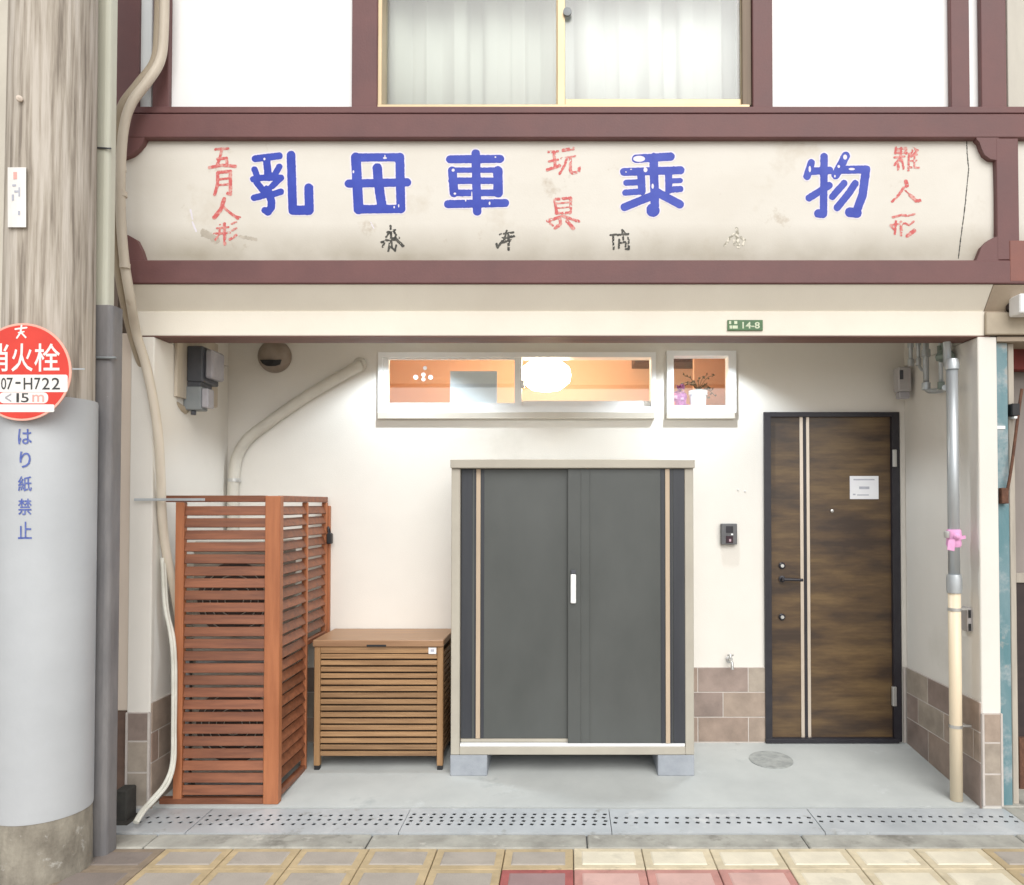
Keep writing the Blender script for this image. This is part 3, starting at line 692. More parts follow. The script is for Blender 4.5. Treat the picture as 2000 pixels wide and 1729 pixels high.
# ------------------------------------------------------------------ front door
door = ring('door', (1494, 1759), (805, 1449), (13, 15, 9, 7), (YB - 0.022, YB + 0.06), M['black'], house)
tag(door, 'dark walnut front door with two pale vertical strips')
YD = YB + 0.004
pbox('leaf', (1506.5, 1745), (813, 1443), (YD, YD + 0.04), M['door'], door, 0.002)
for a, b in ((1563.5, 1570), (1576.5, 1582.5)): pbox('strip', (a, b), (814, 1442), (YD - 0.005, YD - 0.0005), M['dooralu'], door, 0.001)
pbox('groove', (1570.5, 1576), (814, 1442), (YD - 0.002, YD - 0.0005), M['black'], door, 0.0)
hp = at(1527, 1131, YD)
hd = lathe('handle', [(0.021, 0.0), (0.021, 0.008), (0.012, 0.010), (0.011, 0.045), (0.0, 0.046)], (hp.x, YD, hp.z), (0, -1, 0), M['black'], door, 20)
tube('lever', [(hp.x, YD - 0.04, hp.z), (hp.x + 0.05, YD - 0.045, hp.z), (hp.x + 0.118, YD - 0.042, hp.z - 0.003)], 0.0095, M['black'], hd, 10)
for py in (1105, 1205):
    p = at(1527, py, YD)
    lc = lathe('lock', [(0.021, 0), (0.021, 0.007), (0.016, 0.012), (0.0, 0.012)], (p.x, YD, p.z), (0, -1, 0), M['black'], door, 20)
    lathe('key_cylinder', [(0.0105, 0.012), (0.0105, 0.016), (0.0, 0.016)], (p.x, YD, p.z), (0, -1, 0), M['silver'], lc, 14)
p = at(1625, 998, YD); lathe('peephole', [(0.010, 0), (0.010, 0.005), (0.006, 0.007), (0, 0.007)], (p.x, YD, p.z), (0, -1, 0), M['silver'], door, 14)
for a, b in ((878, 912), (1342, 1380)): pbox('hinge', (1744, 1752), (a, b), (YD - 0.035, YD - 0.008), M['silver'], door, 0.003)
pbox('threshold', (1496, 1757), (1444, 1452), (YB - 0.03, YB + 0.05), M['black'], door, 0.002)
note = thing('door_notice', 'white printed notice stuck on the brown front door', 'notice', at(1687, 975, YD - 0.002))
pbox('sheet', (1660, 1716), (930, 975), (YD - 0.003, YD - 0.0008), M['paper'], note, 0)
for k, (a, b, y, h) in enumerate(((1667, 1708, 937, 2.5), (1678, 1698, 953, 5), (1666, 1671, 966, 3), (1674, 1697, 967, 2))):
    pbox('printed_line', (a, b), (y - h / 2, y + h / 2), (YD - 0.0036, YD - 0.0031), M['ink'], note, 0)

# ================================================================== SIGNBOARD
sign = thing('shop_signboard', 'long cream signboard with blue, red and black painted characters between maroon beams', 'signboard', (0, SFY, zs0))
def curved_panel(name, pxr, par, x_end=None):
    xa = ax(pxr[0], SFY); xb = x_end if x_end else ax(pxr[1], SFY)
    vs, fs = [], []; nz = 14
    zz = [zs0 - 0.004 + (zs1 - zs0 + 0.008) * j / nz for j in range(nz + 1)]
    for z in zz: vs += [(xa, face_y(z), z), (xb, face_y(z), z)]
    for z in reversed(zz): vs += [(xa, -0.03, z), (xb, -0.03, z)]
    n = len(vs) // 2
    for j in range(n): fs.append((2 * j, 2 * j + 1, (2 * j + 3) % (2 * n), (2 * j + 2) % (2 * n)))
    fs.append(tuple(range(0, 2 * n, 2))[::-1]); fs.append(tuple(range(1, 2 * n, 2)))
    return mk(name, vs, fs, M['sign'], par)
curved_panel('panel', (232, 1955), sign)
# scooped maroon corner brackets
def bracket(pts, par):
    prism('corner_bracket', [(at(x, y, YF).x, at(x, y, YF).z) for x, y in pts], (YF + 0.003, SFY + 0.01), M['purple'], par)
bracket([(1908, 262), (1908, 271), (1914, 277), (1918, 290), (1924, 302), (1935, 310), (1951, 313), (1951, 262)][::-1], sign)
bracket([(1908, 514), (1908, 507), (1912, 498), (1918, 482), (1931, 469), (1943, 463), (1951, 461), (1951, 514)], sign)
bracket([(284, 262), (281, 271), (277, 280), (268, 291), (257, 301), (240, 308), (232, 309), (232, 262)], sign)
bracket([(284, 514), (280, 504), (275, 487), (266, 468), (250, 459), (232, 457), (232, 514)][::-1], sign)

BIG = {
 'character_one': ((380, 270, .22), [([(538, 183), (752, 157)], 62), ([(638, 180), (655, 350)], 66), ([(532, 278), (560, 350)], 56), ([(752, 254), (712, 325)], 56),
     ([(522, 364), (600, 352), (765, 350)], 56), ([(552, 395), (640, 505)], 58), ([(768, 352), (690, 425)], 56), ([(528, 530), (640, 502)], 58), ([(690, 500), (766, 476)], 58),
     ([(648, 450), (683, 560), (680, 615), (650, 655)], 68), ([(650, 655), (622, 640)], 58), ([(856, 152), (872, 642)], 78), ([(878, 640), (1016, 640)], 84), ([(1018, 640), (1014, 442)], 80)],
     [(650, 402, 16, 22), (620, 185, 10, 12)]),
 'character_two': ((380, 270, .22), [([(1432, 172), (1822, 170)], 74), ([(1822, 170), (1832, 628)], 80), ([(1452, 632), (1832, 628)], 76), ([(1432, 172), (1456, 632)], 88),
     ([(1370, 404), (1886, 392)], 74), ([(1622, 264), (1630, 380), (1662, 600)], 84)], [(1690, 176, 18, 9), (1410, 298, 8, 14), (1772, 612, 7, 12), (1812, 600, 6, 16), (1690, 160, 5, 14)]),
 'character_three': ((840, 270, .22), [([(405, 137), (418, 650)], 76), ([(177, 188), (622, 184)], 72), ([(185, 284), (618, 284)], 48), ([(198, 290), (212, 486)], 78), ([(602, 290), (604, 486)], 84),
     ([(205, 486), (615, 486)], 60), ([(190, 378), (610, 378)], 58), ([(160, 586), (666, 576)], 72)], [(205, 284, 14, 14), (220, 492, 12, 10), (316, 552, 6, 12), (528, 578, 8, 16), (370, 500, 5, 30), (580, 168, 8, 8)]),
 'character_four': ((1180, 270, .15), [([(415, 268), (866, 240)], 108), ([(645, 250), (660, 880)], 112), ([(635, 935), (636, 940)], 172), ([(258, 440), (996, 418)], 104),
     ([(480, 450), (492, 690)], 100), ([(288, 582), (440, 575)], 80), ([(275, 710), (490, 695)], 80), ([(838, 440), (842, 680)], 92), ([(870, 556), (990, 552)], 68), ([(850, 672), (992, 662)], 82),
     ([(265, 898), (640, 745)], 104), ([(680, 700), (985, 862)], 108)], [(455, 268, 78, 40), (538, 412, 26, 32), (632, 625, 16, 34), (350, 405, 14, 8), (285, 440, 10, 10)]),
 'character_five': ((1540, 270, .15), [([(296, 322), (242, 498)], 98), ([(280, 432), (535, 420)], 98), ([(464, 240), (456, 985)], 98), ([(390, 982), (446, 985)], 112), ([(268, 780), (530, 616)], 92),
     ([(746, 232), (616, 480)], 112), ([(690, 412), (1010, 408)], 106), ([(1010, 408), (965, 740), (880, 968)], 112), ([(890, 975), (800, 965)], 128), ([(724, 588), (572, 762)], 90), ([(868, 592), (800, 700), (634, 905)], 94)],
     [(738, 246, 26, 34), (278, 402, 16, 42), (825, 402, 42, 16), (655, 368, 18, 20), (605, 495, 12, 18)]),
}
for i, (nm, ((ox, oy, s), st, ch)) in enumerate(BIG.items()):
    strokes_mesh('blue_character', st, ox, oy, s, on_sign(0.0016), M['ltrblue'], sign, 0, 1.0, 0.22, 0, ch, 20 + i)
    strokes_mesh('character_undercoat', st, ox, oy, s, on_sign(0.0008), M['ltrhalo'], sign, 2.6, 1.5, 0.35, 0, (), 40 + i)
# red brush characters, traced
Z4 = (380, 270, .22); Z5 = (840, 270, .22); Z7 = (1540, 270, .15)
REDS = [
 (Z4, [([(185, 100), (298, 92)], 22), ([(242, 95), (225, 175), (200, 240)], 24), ([(205, 185), (285, 178), (288, 240)], 24), ([(130, 262), (245, 240), (362, 250)], 26)], 0),
 (Z4, [([(205, 305), (318, 295), (318, 500), (295, 490)], 28), ([(205, 310), (205, 410), (178, 500)], 26), ([(225, 365), (300, 358)], 18), ([(222, 415), (300, 410)], 18)], 0),
 (Z4, [([(262, 540), (235, 630), (175, 705)], 34), ([(255, 610), (310, 660), (385, 715)], 22), ([(330, 680), (405, 702)], 12)], 0),
 (Z4, [([(200, 800), (300, 790)], 16), ([(170, 850), (315, 840)], 16), ([(225, 770), (222, 850), (185, 905)], 16), ([(265, 760), (268, 940)], 26), ([(330, 760), (370, 745)], 14), ([(330, 820), (372, 800)], 14), ([(310, 900), (345, 880), (370, 860)], 20)], .9),
 (Z5, [([(1050, 122), (1135, 118)], 20), ([(1055, 208), (1135, 190)], 20), ([(1098, 120), (1112, 250)], 26), ([(1040, 282), (1150, 245)], 26), ([(1180, 108), (1275, 92)], 28), ([(1165, 180), (1290, 160)], 14),
       ([(1215, 175), (1195, 240), (1150, 315)], 20), ([(1245, 175), (1245, 290), (1265, 310), (1320, 300), (1325, 260)], 24)], .5),
 (Z5, [([(1105, 540), (1125, 670)], 24), ([(1105, 545), (1250, 530), (1245, 665)], 24), ([(1130, 580), (1235, 570)], 12), ([(1130, 622), (1235, 612)], 12), ([(1118, 668), (1245, 660)], 20), ([(1045, 735), (1150, 700), (1160, 760), (1110, 800)], 26),
       ([(1045, 735), (1090, 775)], 16), ([(1170, 690), (1320, 738)], 24), ([(1215, 735), (1272, 800)], 30)], .35),
 (Z7, [([(1400, 120), (1390, 200)], 26), ([(1410, 150), (1530, 130), (1530, 200)], 30), ([(1400, 190), (1540, 190)], 26), ([(1465, 130), (1460, 300)], 30), ([(1380, 250), (1510, 240)], 26), ([(1440, 270), (1380, 350)], 26), ([(1480, 280), (1500, 400)], 24), ([(1430, 330), (1430, 410)], 30),
       ([(1620, 150), (1590, 220)], 24), ([(1620, 130), (1680, 160), (1600, 240)], 28), ([(1570, 200), (1560, 420)], 26), ([(1580, 230), (1670, 215)], 24), ([(1640, 200), (1640, 380)], 24), ([(1575, 300), (1670, 290)], 22), ([(1580, 380), (1700, 385)], 24)], .8),
 (Z7, [([(1530, 565), (1540, 620)], 50), ([(1530, 600), (1450, 720), (1350, 825)], 32), ([(1520, 680), (1590, 745)], 18), ([(1590, 745), (1660, 815), (1710, 815)], 44)], .5),
 (Z7, [([(1360, 1030), (1480, 1000)], 28), ([(1480, 1000), (1560, 1010), (1640, 990)], 26), ([(1330, 1130), (1500, 1110)], 22), ([(1400, 1080), (1385, 1250)], 28), ([(1330, 1140), (1380, 1190)], 26), ([(1465, 1090), (1470, 1260)], 34), ([(1520, 1110), (1570, 1130), (1630, 1085)], 26), ([(1550, 1270), (1640, 1205)], 46)], .6),
]
for i, ((ox, oy, s), st, wr) in enumerate(REDS):
    strokes_mesh('red_character', st, ox, oy, s, on_sign(0.0012), M['ltrred'], sign, 0.25, 0.8, 0.35, wr, (), 60 + i)
Z6 = (1180, 270, .15)
BLACKS = [
 (Z4, [([(1740, 780), (1750, 960)], 16), ([(1710, 835), (1780, 815)], 14), ([(1735, 830), (1700, 880)], 12), ([(1770, 830), (1790, 860), (1770, 905), (1740, 900)], 14), ([(1660, 925), (1760, 890), (1815, 885)], 16), ([(1700, 900), (1670, 965)], 14), ([(1735, 920), (1720, 1000)], 16),
       ([(1790, 900), (1850, 955)], 22), ([(1790, 950), (1780, 1000), (1740, 960)], 14)], 'ltrblack', .3),
 (Z5, [([(620, 855), (740, 835)], 14), ([(680, 820), (665, 880)], 14), ([(640, 890), (745, 870)], 18), ([(660, 890), (600, 970), (590, 940)], 18), ([(630, 930), (725, 905)], 16), ([(695, 860), (698, 990)], 18), ([(715, 880), (735, 870)], 12)], 'ltrblack', .4),
 (Z5, [([(1600, 860), (1650, 855)], 14), ([(1625, 870), (1630, 985)], 14), ([(1665, 860), (1760, 850), (1765, 985), (1735, 985)], 16), ([(1705, 815), (1715, 900)], 14), ([(1680, 900), (1675, 975)], 14), ([(1690, 930), (1740, 920), (1735, 965)], 14), ([(1720, 820), (1740, 860)], 10)], 'ltrblack', .4),
 (Z6, [([(1725, 1180), (1735, 1240)], 34), ([(1690, 1250), (1620, 1310)], 24), ([(1640, 1300), (1570, 1400)], 26), ([(1720, 1260), (1750, 1410)], 40), ([(1780, 1290), (1830, 1330), (1810, 1390)], 28), ([(1690, 1330), (1700, 1390)], 22)], 'ltrghost', .3),
]
for i, ((ox, oy, s), st, mm, wr) in enumerate(BLACKS):
    strokes_mesh('black_character', [(p_, w_ * 1.12) for p_, w_ in st], ox, oy, s, on_sign(0.0012), M[mm], sign, 0.2, 0.7, 0.3, wr, (), 80 + i)
# crack in the board and a few scuffs
strokes_mesh('crack', [([(1888, 272), (1889, 300), (1892, 330), (1888, 370), (1884, 410), (1880, 440), (1876, 470), (1872, 504)], 2.0)], 0, 0, 1, on_sign(0.0006), M['ltrblack'], sign, 0, 0.7, 0.3, 0, (), 99)
for k_, (p_, w_) in enumerate(((([(372, 410), (376, 428)]), 3), (([(376, 434), (383, 452)]), 3.5), (([(724, 434), (730, 446)]), 2))):
    strokes_mesh('scuff', [(p_, w_)], 0, 0, 1, on_sign(0.0006), M['ltrhalo'], sign, 0, 0.8, 0.3, 0, (), 90 + k_)

grime = mat('grime_smear', (0.52, 0.47, 0.40), (0.40, 0.36, 0.30), 0.8, 25)
strokes_mesh('stain', [([(398, 455), (412, 462), (422, 470)], 14)], 0, 0, 1, on_sign(0.0005), grime, sign, 0, 0.8, 1.2, 0, (), 97)
strokes_mesh('stain', [([(470, 462), (500, 468)], 6)], 0, 0, 1, on_sign(0.0005), grime, sign, 0, 0.8, 0.8, 0, (), 96)
# neighbouring signboard, cut by the frame
ns = thing('neighbour_signboard', 'cream end of the next shop signboard beyond the maroon post', 'signboard', (2.5, SFY, zs0))
curved_panel('panel', (1984, 2000), ns, 3.0)

# ================================================================== ON AND IN THE PORCH
# address plate
apl = thing('address_plate', 'small green enamel plate with pale number 14-8 on the cream lintel', 'plate', at(1455, 645, -0.006))
YA = -0.010
pbox('plate', (1421, 1490), (625, 645.5), (YA, -0.001), M['plategreen'], apl, 0.001)
text_mesh('number', '14-8', (1450, 1484), (629, 642), lambda x, y: at(x, y, YA - 0.0008), M['plateprint'], apl, weight=0.02)
for a, b, c, d in ((1424, 1428, 627, 633), (1434, 1440, 627, 633), (1425, 1430, 636, 642), (1431, 1441, 636, 642)): pbox('printed_mark', (a, b), (c, d), (YA - 0.0008, YA - 0.0002), M['plateprint'], apl, 0)

# downlights in the porch ceiling
for (px, lab) in ((800, 'lit white downlight recessed in the porch ceiling before the long window'), (1365, 'lit white downlight recessed in the porch ceiling before the small window')):
    x = ax(px, YB); t = thing('downlight', lab, 'downlight', (x, 0.50, 2.622), 'porch downlights')
    lathe('trim_ring', [(0.055, 0), (0.055, 0.006), (0.042, 0.008), (0.040, 0.0)], (x, 0.50, 2.6215), (0, 0, -1), M['winwhite'], t, 24)
    lathe('lens', [(0.039, 0.0), (0.039, 0.003), (0.0, 0.004)], (x, 0.50, 2.6215), (0, 0, -1), M['downlight'], t, 24)
    sl = bpy.data.lights.new('spot', 'SPOT'); sl.energy = 31; sl.spot_size = R(124); sl.spot_blend = 0.35; sl.shadow_soft_size = 0.03; sl.color = (0.84, 0.93, 1.0)
    so = bpy.data.objects.new('spot', sl); COL.objects.link(so); so.location = (x, 0.50, 2.61); so.parent = t
    so.matrix_parent_inverse = Matrix.Translation(-Vector(t.location))

# vent cap
p = at(538, 697, YB); vc = thing('vent_cap', 'round brown metal vent cap with a dark slot under the lintel', 'vent', p)
lathe('dome', [(0.102, -0.0), (0.104, 0.012), (0.100, 0.030), (0.088, 0.052), (0.066, 0.070), (0.036, 0.080), (0.0, 0.083)], p, (0, -1, 0), M['vent'], vc, 40)
slot = [(p.x + x, YB - math.sqrt(max(0, 1 - (x * x + zz * zz) / 0.0105)) * 0.082 - 0.020, p.z + zz) for (x, zz) in
        [(-0.068, -0.032), (-0.034, -0.036), (0, -0.036), (0.034, -0.036), (0.064, -0.032), (0.052, -0.060), (0.026, -0.070), (0, -0.072), (-0.028, -0.070), (-0.052, -0.056)]]
mk('slot', slot + [(a, b + 0.03, c) for a, b, c in slot], [tuple(range(10))] + [(i, (i + 1) % 10, (i + 1) % 10 + 10, i + 10) for i in range(10)], M['blackrub'], vc)

# duct pipe along the back wall
dp = thing('drain_pipe', 'grey beige pipe running diagonally down the back wall behind the screen', 'pipe', at(452, 1180, 0.82))
def bw(px, py, off=0.03): return at(px, py, YB - off)
tube('pipe', [bw(700, 716, 0.0), bw(696, 718, .028), bw(660, 738), bw(590, 780), bw(520, 829), bw(484, 858), bw(464, 890), bw(457, 930), bw(455, 990), bw(455, 1200), bw(455, 1440)], 0.034, M['duct'], dp, 16)
lathe('wall_flange', [(0.046, 0.0), (0.046, 0.012), (0.036, 0.020), (0.030, 0.02)], bw(704, 713, 0), (-0.3, -1, -0.1), M['duct'], dp, 24)
for (a, b) in ((457, 938),): lathe('clip', [(0.037, -0.01), (0.037, 0.01)], bw(a, b), (0, 0, 1), M['silver'], dp, 20)

# electricity meter on the left side wall
mt = thing('electricity_meter', 'dark grey electricity meter with smoky cover on the left porch wall', 'meter', (XL, 0.42, 2.08))
box('backboard', (XL + 0.0005, XL + 0.018), (0.20, 0.68), (2.12, 2.50), M['board'], mt, 0.002)
box('casing', (XL + 0.018, XL + 0.105), (0.300, 0.50), (2.215, 2.415), M['meter'], mt, 0.006)
box('cover', (XL + 0.105, XL + 0.150), (0.325, 0.475), (2.240, 2.40), M['meterglass'], mt, 0.010)
box('neck', (XL + 0.018, XL + 0.090), (0.305, 0.45), (2.190, 2.216), M['meter'], mt, 0.003)
box('terminal_box', (XL + 0.0005, XL + 0.098), (0.30, 0.385), (2.060, 2.190), M['meterbox'], mt, 0.005)
box('terminal_lid', (XL + 0.098, XL + 0.135), (0.306, 0.379), (2.074, 2.180), M['meterglass'], mt, 0.005)
tube('gland', [(XL + 0.045, 0.33, 2.062), (XL + 0.043, 0.33, 2.035)], 0.014, M['meter'], mt, 10, curve=False)

# conduits running down the left of the front
def cpath(L): return [at(x, y, Y) for x, y, Y in L]
cb = thing('conduit', 'off-white conduit curving from the upper wall down beside the left pier', 'conduit', at(330, 1170, 0.1))
tube('pipe', cpath([(322, -60, -0.12), (320, 60, -0.12), (313, 118, -0.13), (288, 160, -0.17), (258, 200, -0.20), (243, 245, -0.21), (236, 320, -0.21), (236, 420, -0.21), (243, 510, -0.20), (254, 580, -0.16), (266, 650, -0.06),
     (284, 710, -0.035), (299, 780, -0.03), (309, 850, -0.02), (314, 930, 0.01), (317, 1010, 0.045), (325, 1080, 0.07), (340, 1150, 0.10), (352, 1220, 0.14)]), 0.0225, M['conduit'], cb, 14)
cb2 = thing('conduit', 'tan shadowed conduit twisted behind the off-white one above the left pier', 'conduit', at(230, 640, -0.1))
tube('pipe', cpath([(312, -60, -0.08), (309, 60, -0.08), (302, 120, -0.09), (270, 165, -0.13), (240, 205, -0.165), (226, 255, -0.17), (222, 330, -0.17), (224, 430, -0.17), (231, 520, -0.165), (243, 590, -0.12), (262, 668, -0.03),
     (282, 722, 0.03), (312, 762, 0.14), (345, 792, 0.26), (362, 803, 0.33)]), 0.0215, M['conduit2'], cb2, 14)
for (q, px, py, Y) in ((cb, 238, 380, -0.20), (cb, 236, 330, -0.20), (cb, 244, 520, -0.20)):
    c = at(px, py, Y - 0.006); lathe('coupling', [(0.0245, -0.012), (0.0245, 0.012)], c, (0.0, 0.0, 1), M['conduit'], q, 14)
wb = thing('white_cable', 'thin white cable hanging down the tiled pier to the drain cover', 'cable', at(262, 1605, -0.26))
tube('cable', cpath([(317, 1090, 0.05), (322, 1180, 0.03), (333, 1240, 0.02), (338, 1300, 0.012), (338, 1420, 0.0), (336, 1490, -0.02), (322, 1530, -0.06), (296, 1562, -0.12), (276, 1586, -0.20), (264, 1606, -0.255)]), [0.0095] * 60 + [0.011] * 13, M['cable'], wb, 10)
tube('cable', cpath([(321, 1100, 0.06), (327, 1190, 0.04), (339, 1245, 0.03), (343, 1310, 0.020), (342, 1420, 0.01), (341, 1485, -0.012), (330, 1528, -0.05), (307, 1558, -0.105), (283, 1584, -0.19), (268, 1607, -0.25)]), 0.0085, M['cable'], wb, 10)

# slatted screen
YS = 0.036
sc = thing('slatted_screen', 'tall orange-brown slatted wooden screen standing at the left of the porch', 'screen', (ax(440, YS), YS, 0.0))
def sx(px): return ax(px, YS, 1250)
zt_ = az(968, YS); zs_top = az(981, YS); zb_ = az(1566, YS)
xc0, xc1 = sx(516), sx(546); xl0, xl1 = sx(340), sx(357)
box('corner_post', (xc0, xc1), (YS - 0.004, YS + 0.045), (zf(YS) , zt_ - 0.002), M['screenv'], sc, 0.004)
box('post', (xl0, xl1), (YS, YS + 0.036), (zb_, zs_top), M['screenv'], sc, 0.003)
box('top_rail', (sx(311), xc0 - 0.0005), (YS - 0.002, YS + 0.040), (zs_top + 0.0005, zt_), M['screen'], sc, 0.003)
box('bottom_rail', (sx(314), xc0 - 0.0005), (YS - 0.001, YS + 0.038), (zf(YS), zf(YS) + 0.030), M['screen'], sc, 0.003)
sb = box('steel_bar', (ax(262, -0.02), ax(400, -0.02)), (-0.022, -0.016), (az(978.5, -0.02), az(973.5, -0.02)), M['steelpipe'], sc, 0.001)
NS = 24; pitch = (az(985, YS) - az(1556, YS)) / NS
for k in range(NS):
    zc = az(985, YS) - (k + 0.55) * pitch
    box('slat', (xl1 + 0.0005, xc0 - 0.0005), (YS + 0.010, YS + 0.023), (zc - 0.0240, zc + 0.0240), M['screen'], sc, 0.002, rot=(R(-14 + random.uniform(-2.5, 2.5)), R(random.uniform(-0.25, 0.25)), 0))
# return panel running back to the wall
ye = 0.455; yw = 0.832
xs0, xs1 = xc1 - 0.034, xc1 - 0.004
box('side_top_rail', (xs0, xs1), (YS + 0.046, yw), (zs_top + 0.0005, zt_), M['screen'], sc, 0.003)
box('side_bottom_rail', (xs0, xs1), (YS + 0.046, ye), (zf(.2) + 0.012, zf(.2) + 0.046), M['screen'], sc, 0.003)
box('side_post', (xs0, xs1 + 0.001), (ye, ye + 0.022), (zf(ye), zs_top), M['screenv'], sc, 0.003)
box('end_post', (xs0, xs1 + 0.001), (yw - 0.03, yw), (0.74, zs_top), M['screenv'], sc, 0.003)
box('wall_post', (xs0 + 0.004, xs1 + 0.012), (yw + 0.001, YB - 0.001), (0.70, zs_top - 0.02), M['screenv'], sc, 0.003)
for k in range(NS):
    zc = az(985, YS) - (k + 0.55) * pitch
    if zc > zf(.2) + 0.06:
        box('slat', (xs0 + 0.008, xs0 + 0.021), (YS + 0.0465, ye - 0.0005), (zc - 0.0240, zc + 0.0240), M['screen'], sc, 0.002, rot=(R(random.uniform(-0.3, 0.3)), R(-24 + random.uniform(-2.5, 2.5)), 0))
    if zc > 0.79:
        box('slat', (xs0 + 0.008, xs0 + 0.021), (ye + 0.0225, yw - 0.0305), (zc - 0.0240, zc + 0.0240), M['screen'], sc, 0.002, rot=(R(random.uniform(-0.3, 0.3)), R(-24 + random.uniform(-2.5, 2.5)), 0))
box('side_low_rail', (xs0, xs1), (ye + 0.0225, yw - 0.0305), (0.735, 0.765), M['screen'], sc, 0.003)
pk = thing('padlock', 'small black padlock hanging on the rear post of the slatted screen', 'padlock', at(643, 1062, 0.80))
pc = at(644, 1048, 0.80); pc.x = xs1 + 0.016
box('body', (pc.x - 0.012, pc.x + 0.016), (0.79, 0.835), (pc.z - 0.046, pc.z + 0.020), M['blackrub'], pk, 0.005)
tube('shackle', [(pc.x, 0.798, pc.z + 0.018), (pc.x - 0.004, 0.800, pc.z + 0.045), (pc.x - 0.008, 0.812, pc.z + 0.058), (pc.x - 0.004, 0.824, pc.z + 0.045), (pc.x, 0.828, pc.z + 0.018)], 0.005, M['black'], pk, 8)
# air conditioner units behind the screen
def outdoor_unit(z0, h, label):
    t = thing('air_conditioner', label, 'air conditioner', (-1.78, 0.35, z0), 'outdoor units behind the screen')
    box('casing', (XL + 0.10, xs0 - 0.045), (0.22, 0.50), (z0, z0 + h), M['acwhite'], t, 0.012)
    cx = (XL + xs0) / 2 + 0.03; cz = z0 + h / 2
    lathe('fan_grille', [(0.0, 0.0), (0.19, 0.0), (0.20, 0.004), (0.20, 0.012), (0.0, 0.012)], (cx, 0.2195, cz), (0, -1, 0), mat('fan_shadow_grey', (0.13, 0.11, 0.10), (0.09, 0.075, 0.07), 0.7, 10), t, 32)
    for r in (0.05, 0.09, 0.13, 0.17):
        pts = [Vector((cx + r * math.cos(a), 0.2045, cz + r * math.sin(a))) for a in [2 * math.pi * k / 28 for k in range(29)]]
        tube('grille_ring', pts, 0.003, M['acwhite'], t, 6, curve=False)
    return t
outdoor_unit(0.05, 0.62, 'ivory outdoor air conditioner unit low behind the slatted screen')
outdoor_unit(0.72, 0.62, 'ivory outdoor air conditioner unit stacked on top of another behind the screen')
rk = thing('unit_rack', 'low steel rack carrying air conditioner units behind the screen', 'rack', (-1.78, 0.36, 0.02))
for yy in (0.25, 0.45):
    box('foot', (XL + 0.12, xs0 - 0.07), (yy - 0.02, yy + 0.02), (zf(yy), 0.0495), M['steelpipe'], rk, 0.002)
    box('rail', (XL + 0.12, xs0 - 0.07), (yy - 0.02, yy + 0.02), (0.6705, 0.7195), M['steelpipe'], rk, 0.002)
for yy in (0.25, 0.45): box('upright', (XL + 0.05, XL + 0.085), (yy - 0.02, yy + 0.02), (zf(yy), 0.72), M['steelpipe'], rk, 0.002)

# wooden storage box
YBX = 0.45
wbx = thing('wooden_box', 'honey-brown slatted wooden storage box between screen and grey cabinet', 'box', (ax(738, YBX), 0.62, zf(YBX)))
bx0, bx1 = ax(613, YBX, 1380), ax(865, YBX, 1380); yb1 = 0.848
zl0, zl1 = az(1263, YBX), az(1250, YBX)
lid = box('lid', (bx0 - 0.006, bx1 + 0.004), (YBX - 0.012, yb1), (zl0, zl1), M['boxlid'], wbx, 0.004)
pw = 0.034
for (x, y) in ((bx0, YBX), (bx1 - pw, YBX), (bx0, yb1 - pw - 0.004), (bx1 - pw, yb1 - pw - 0.004)):
    lg = box('leg', (x, x + pw), (y, y + pw), (zf(y) + 0.024, zl0 - 0.001), M['boxpost'], wbx, 0.003)
    box('foot_cap', (x + 0.002, x + pw - 0.002), (y + 0.002, y + pw - 0.002), (zf(y) - 0.001, zf(y) + 0.0235), M['blackrub'], lg, 0.002)
z_s0, z_s1 = az(1479, YBX), az(1276, YBX)
box('top_rail', (bx0 + pw + 0.0005, bx1 - pw - 0.0005), (YBX + 0.004, YBX + 0.022), (z_s1 - 0.001, zl0 - 0.002), M['boxwood'], wbx, 0.002)
n_sl = 16; ps = (z_s1 - z_s0) / n_sl
for k in range(n_sl):
    z1 = z_s1 - k * ps - 0.006
    box('slat', (bx0 + pw + 0.0005, bx1 - pw - 0.0005), (YBX + 0.005, YBX + 0.019), (z1 - ps + 0.010, z1), M['boxwood'], wbx, 0.0025)
for (x, s) in ((bx0, 1), (bx1, -1)):
    for k in range(n_sl):
        z1 = z_s1 - k * ps - 0.006
        box('slat', (x + s * 0.005, x + s * 0.019), (YBX + pw + 0.0005, yb1 - pw - 0.0045), (z1 - ps + 0.010, z1), M['boxwood'], wbx, 0.0025)
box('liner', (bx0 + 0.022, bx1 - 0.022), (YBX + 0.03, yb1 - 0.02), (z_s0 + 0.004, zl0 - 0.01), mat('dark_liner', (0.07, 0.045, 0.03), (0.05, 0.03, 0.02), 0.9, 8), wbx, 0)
pbox('finger_slot', (716, 754), (1259.5, 1263.5), (YBX - 0.0135, YBX - 0.0118), M['blackrub'], wbx, 0)
pbox('sticker', (837, 852), (1265, 1277.5), (YBX + 0.0015, YBX + 0.0036), M['paper'], wbx, 0)
pbox('sticker_print', (841, 848), (1268.5, 1273.5), (YBX + 0.0010, YBX + 0.0014), M['ink'], wbx, 0)

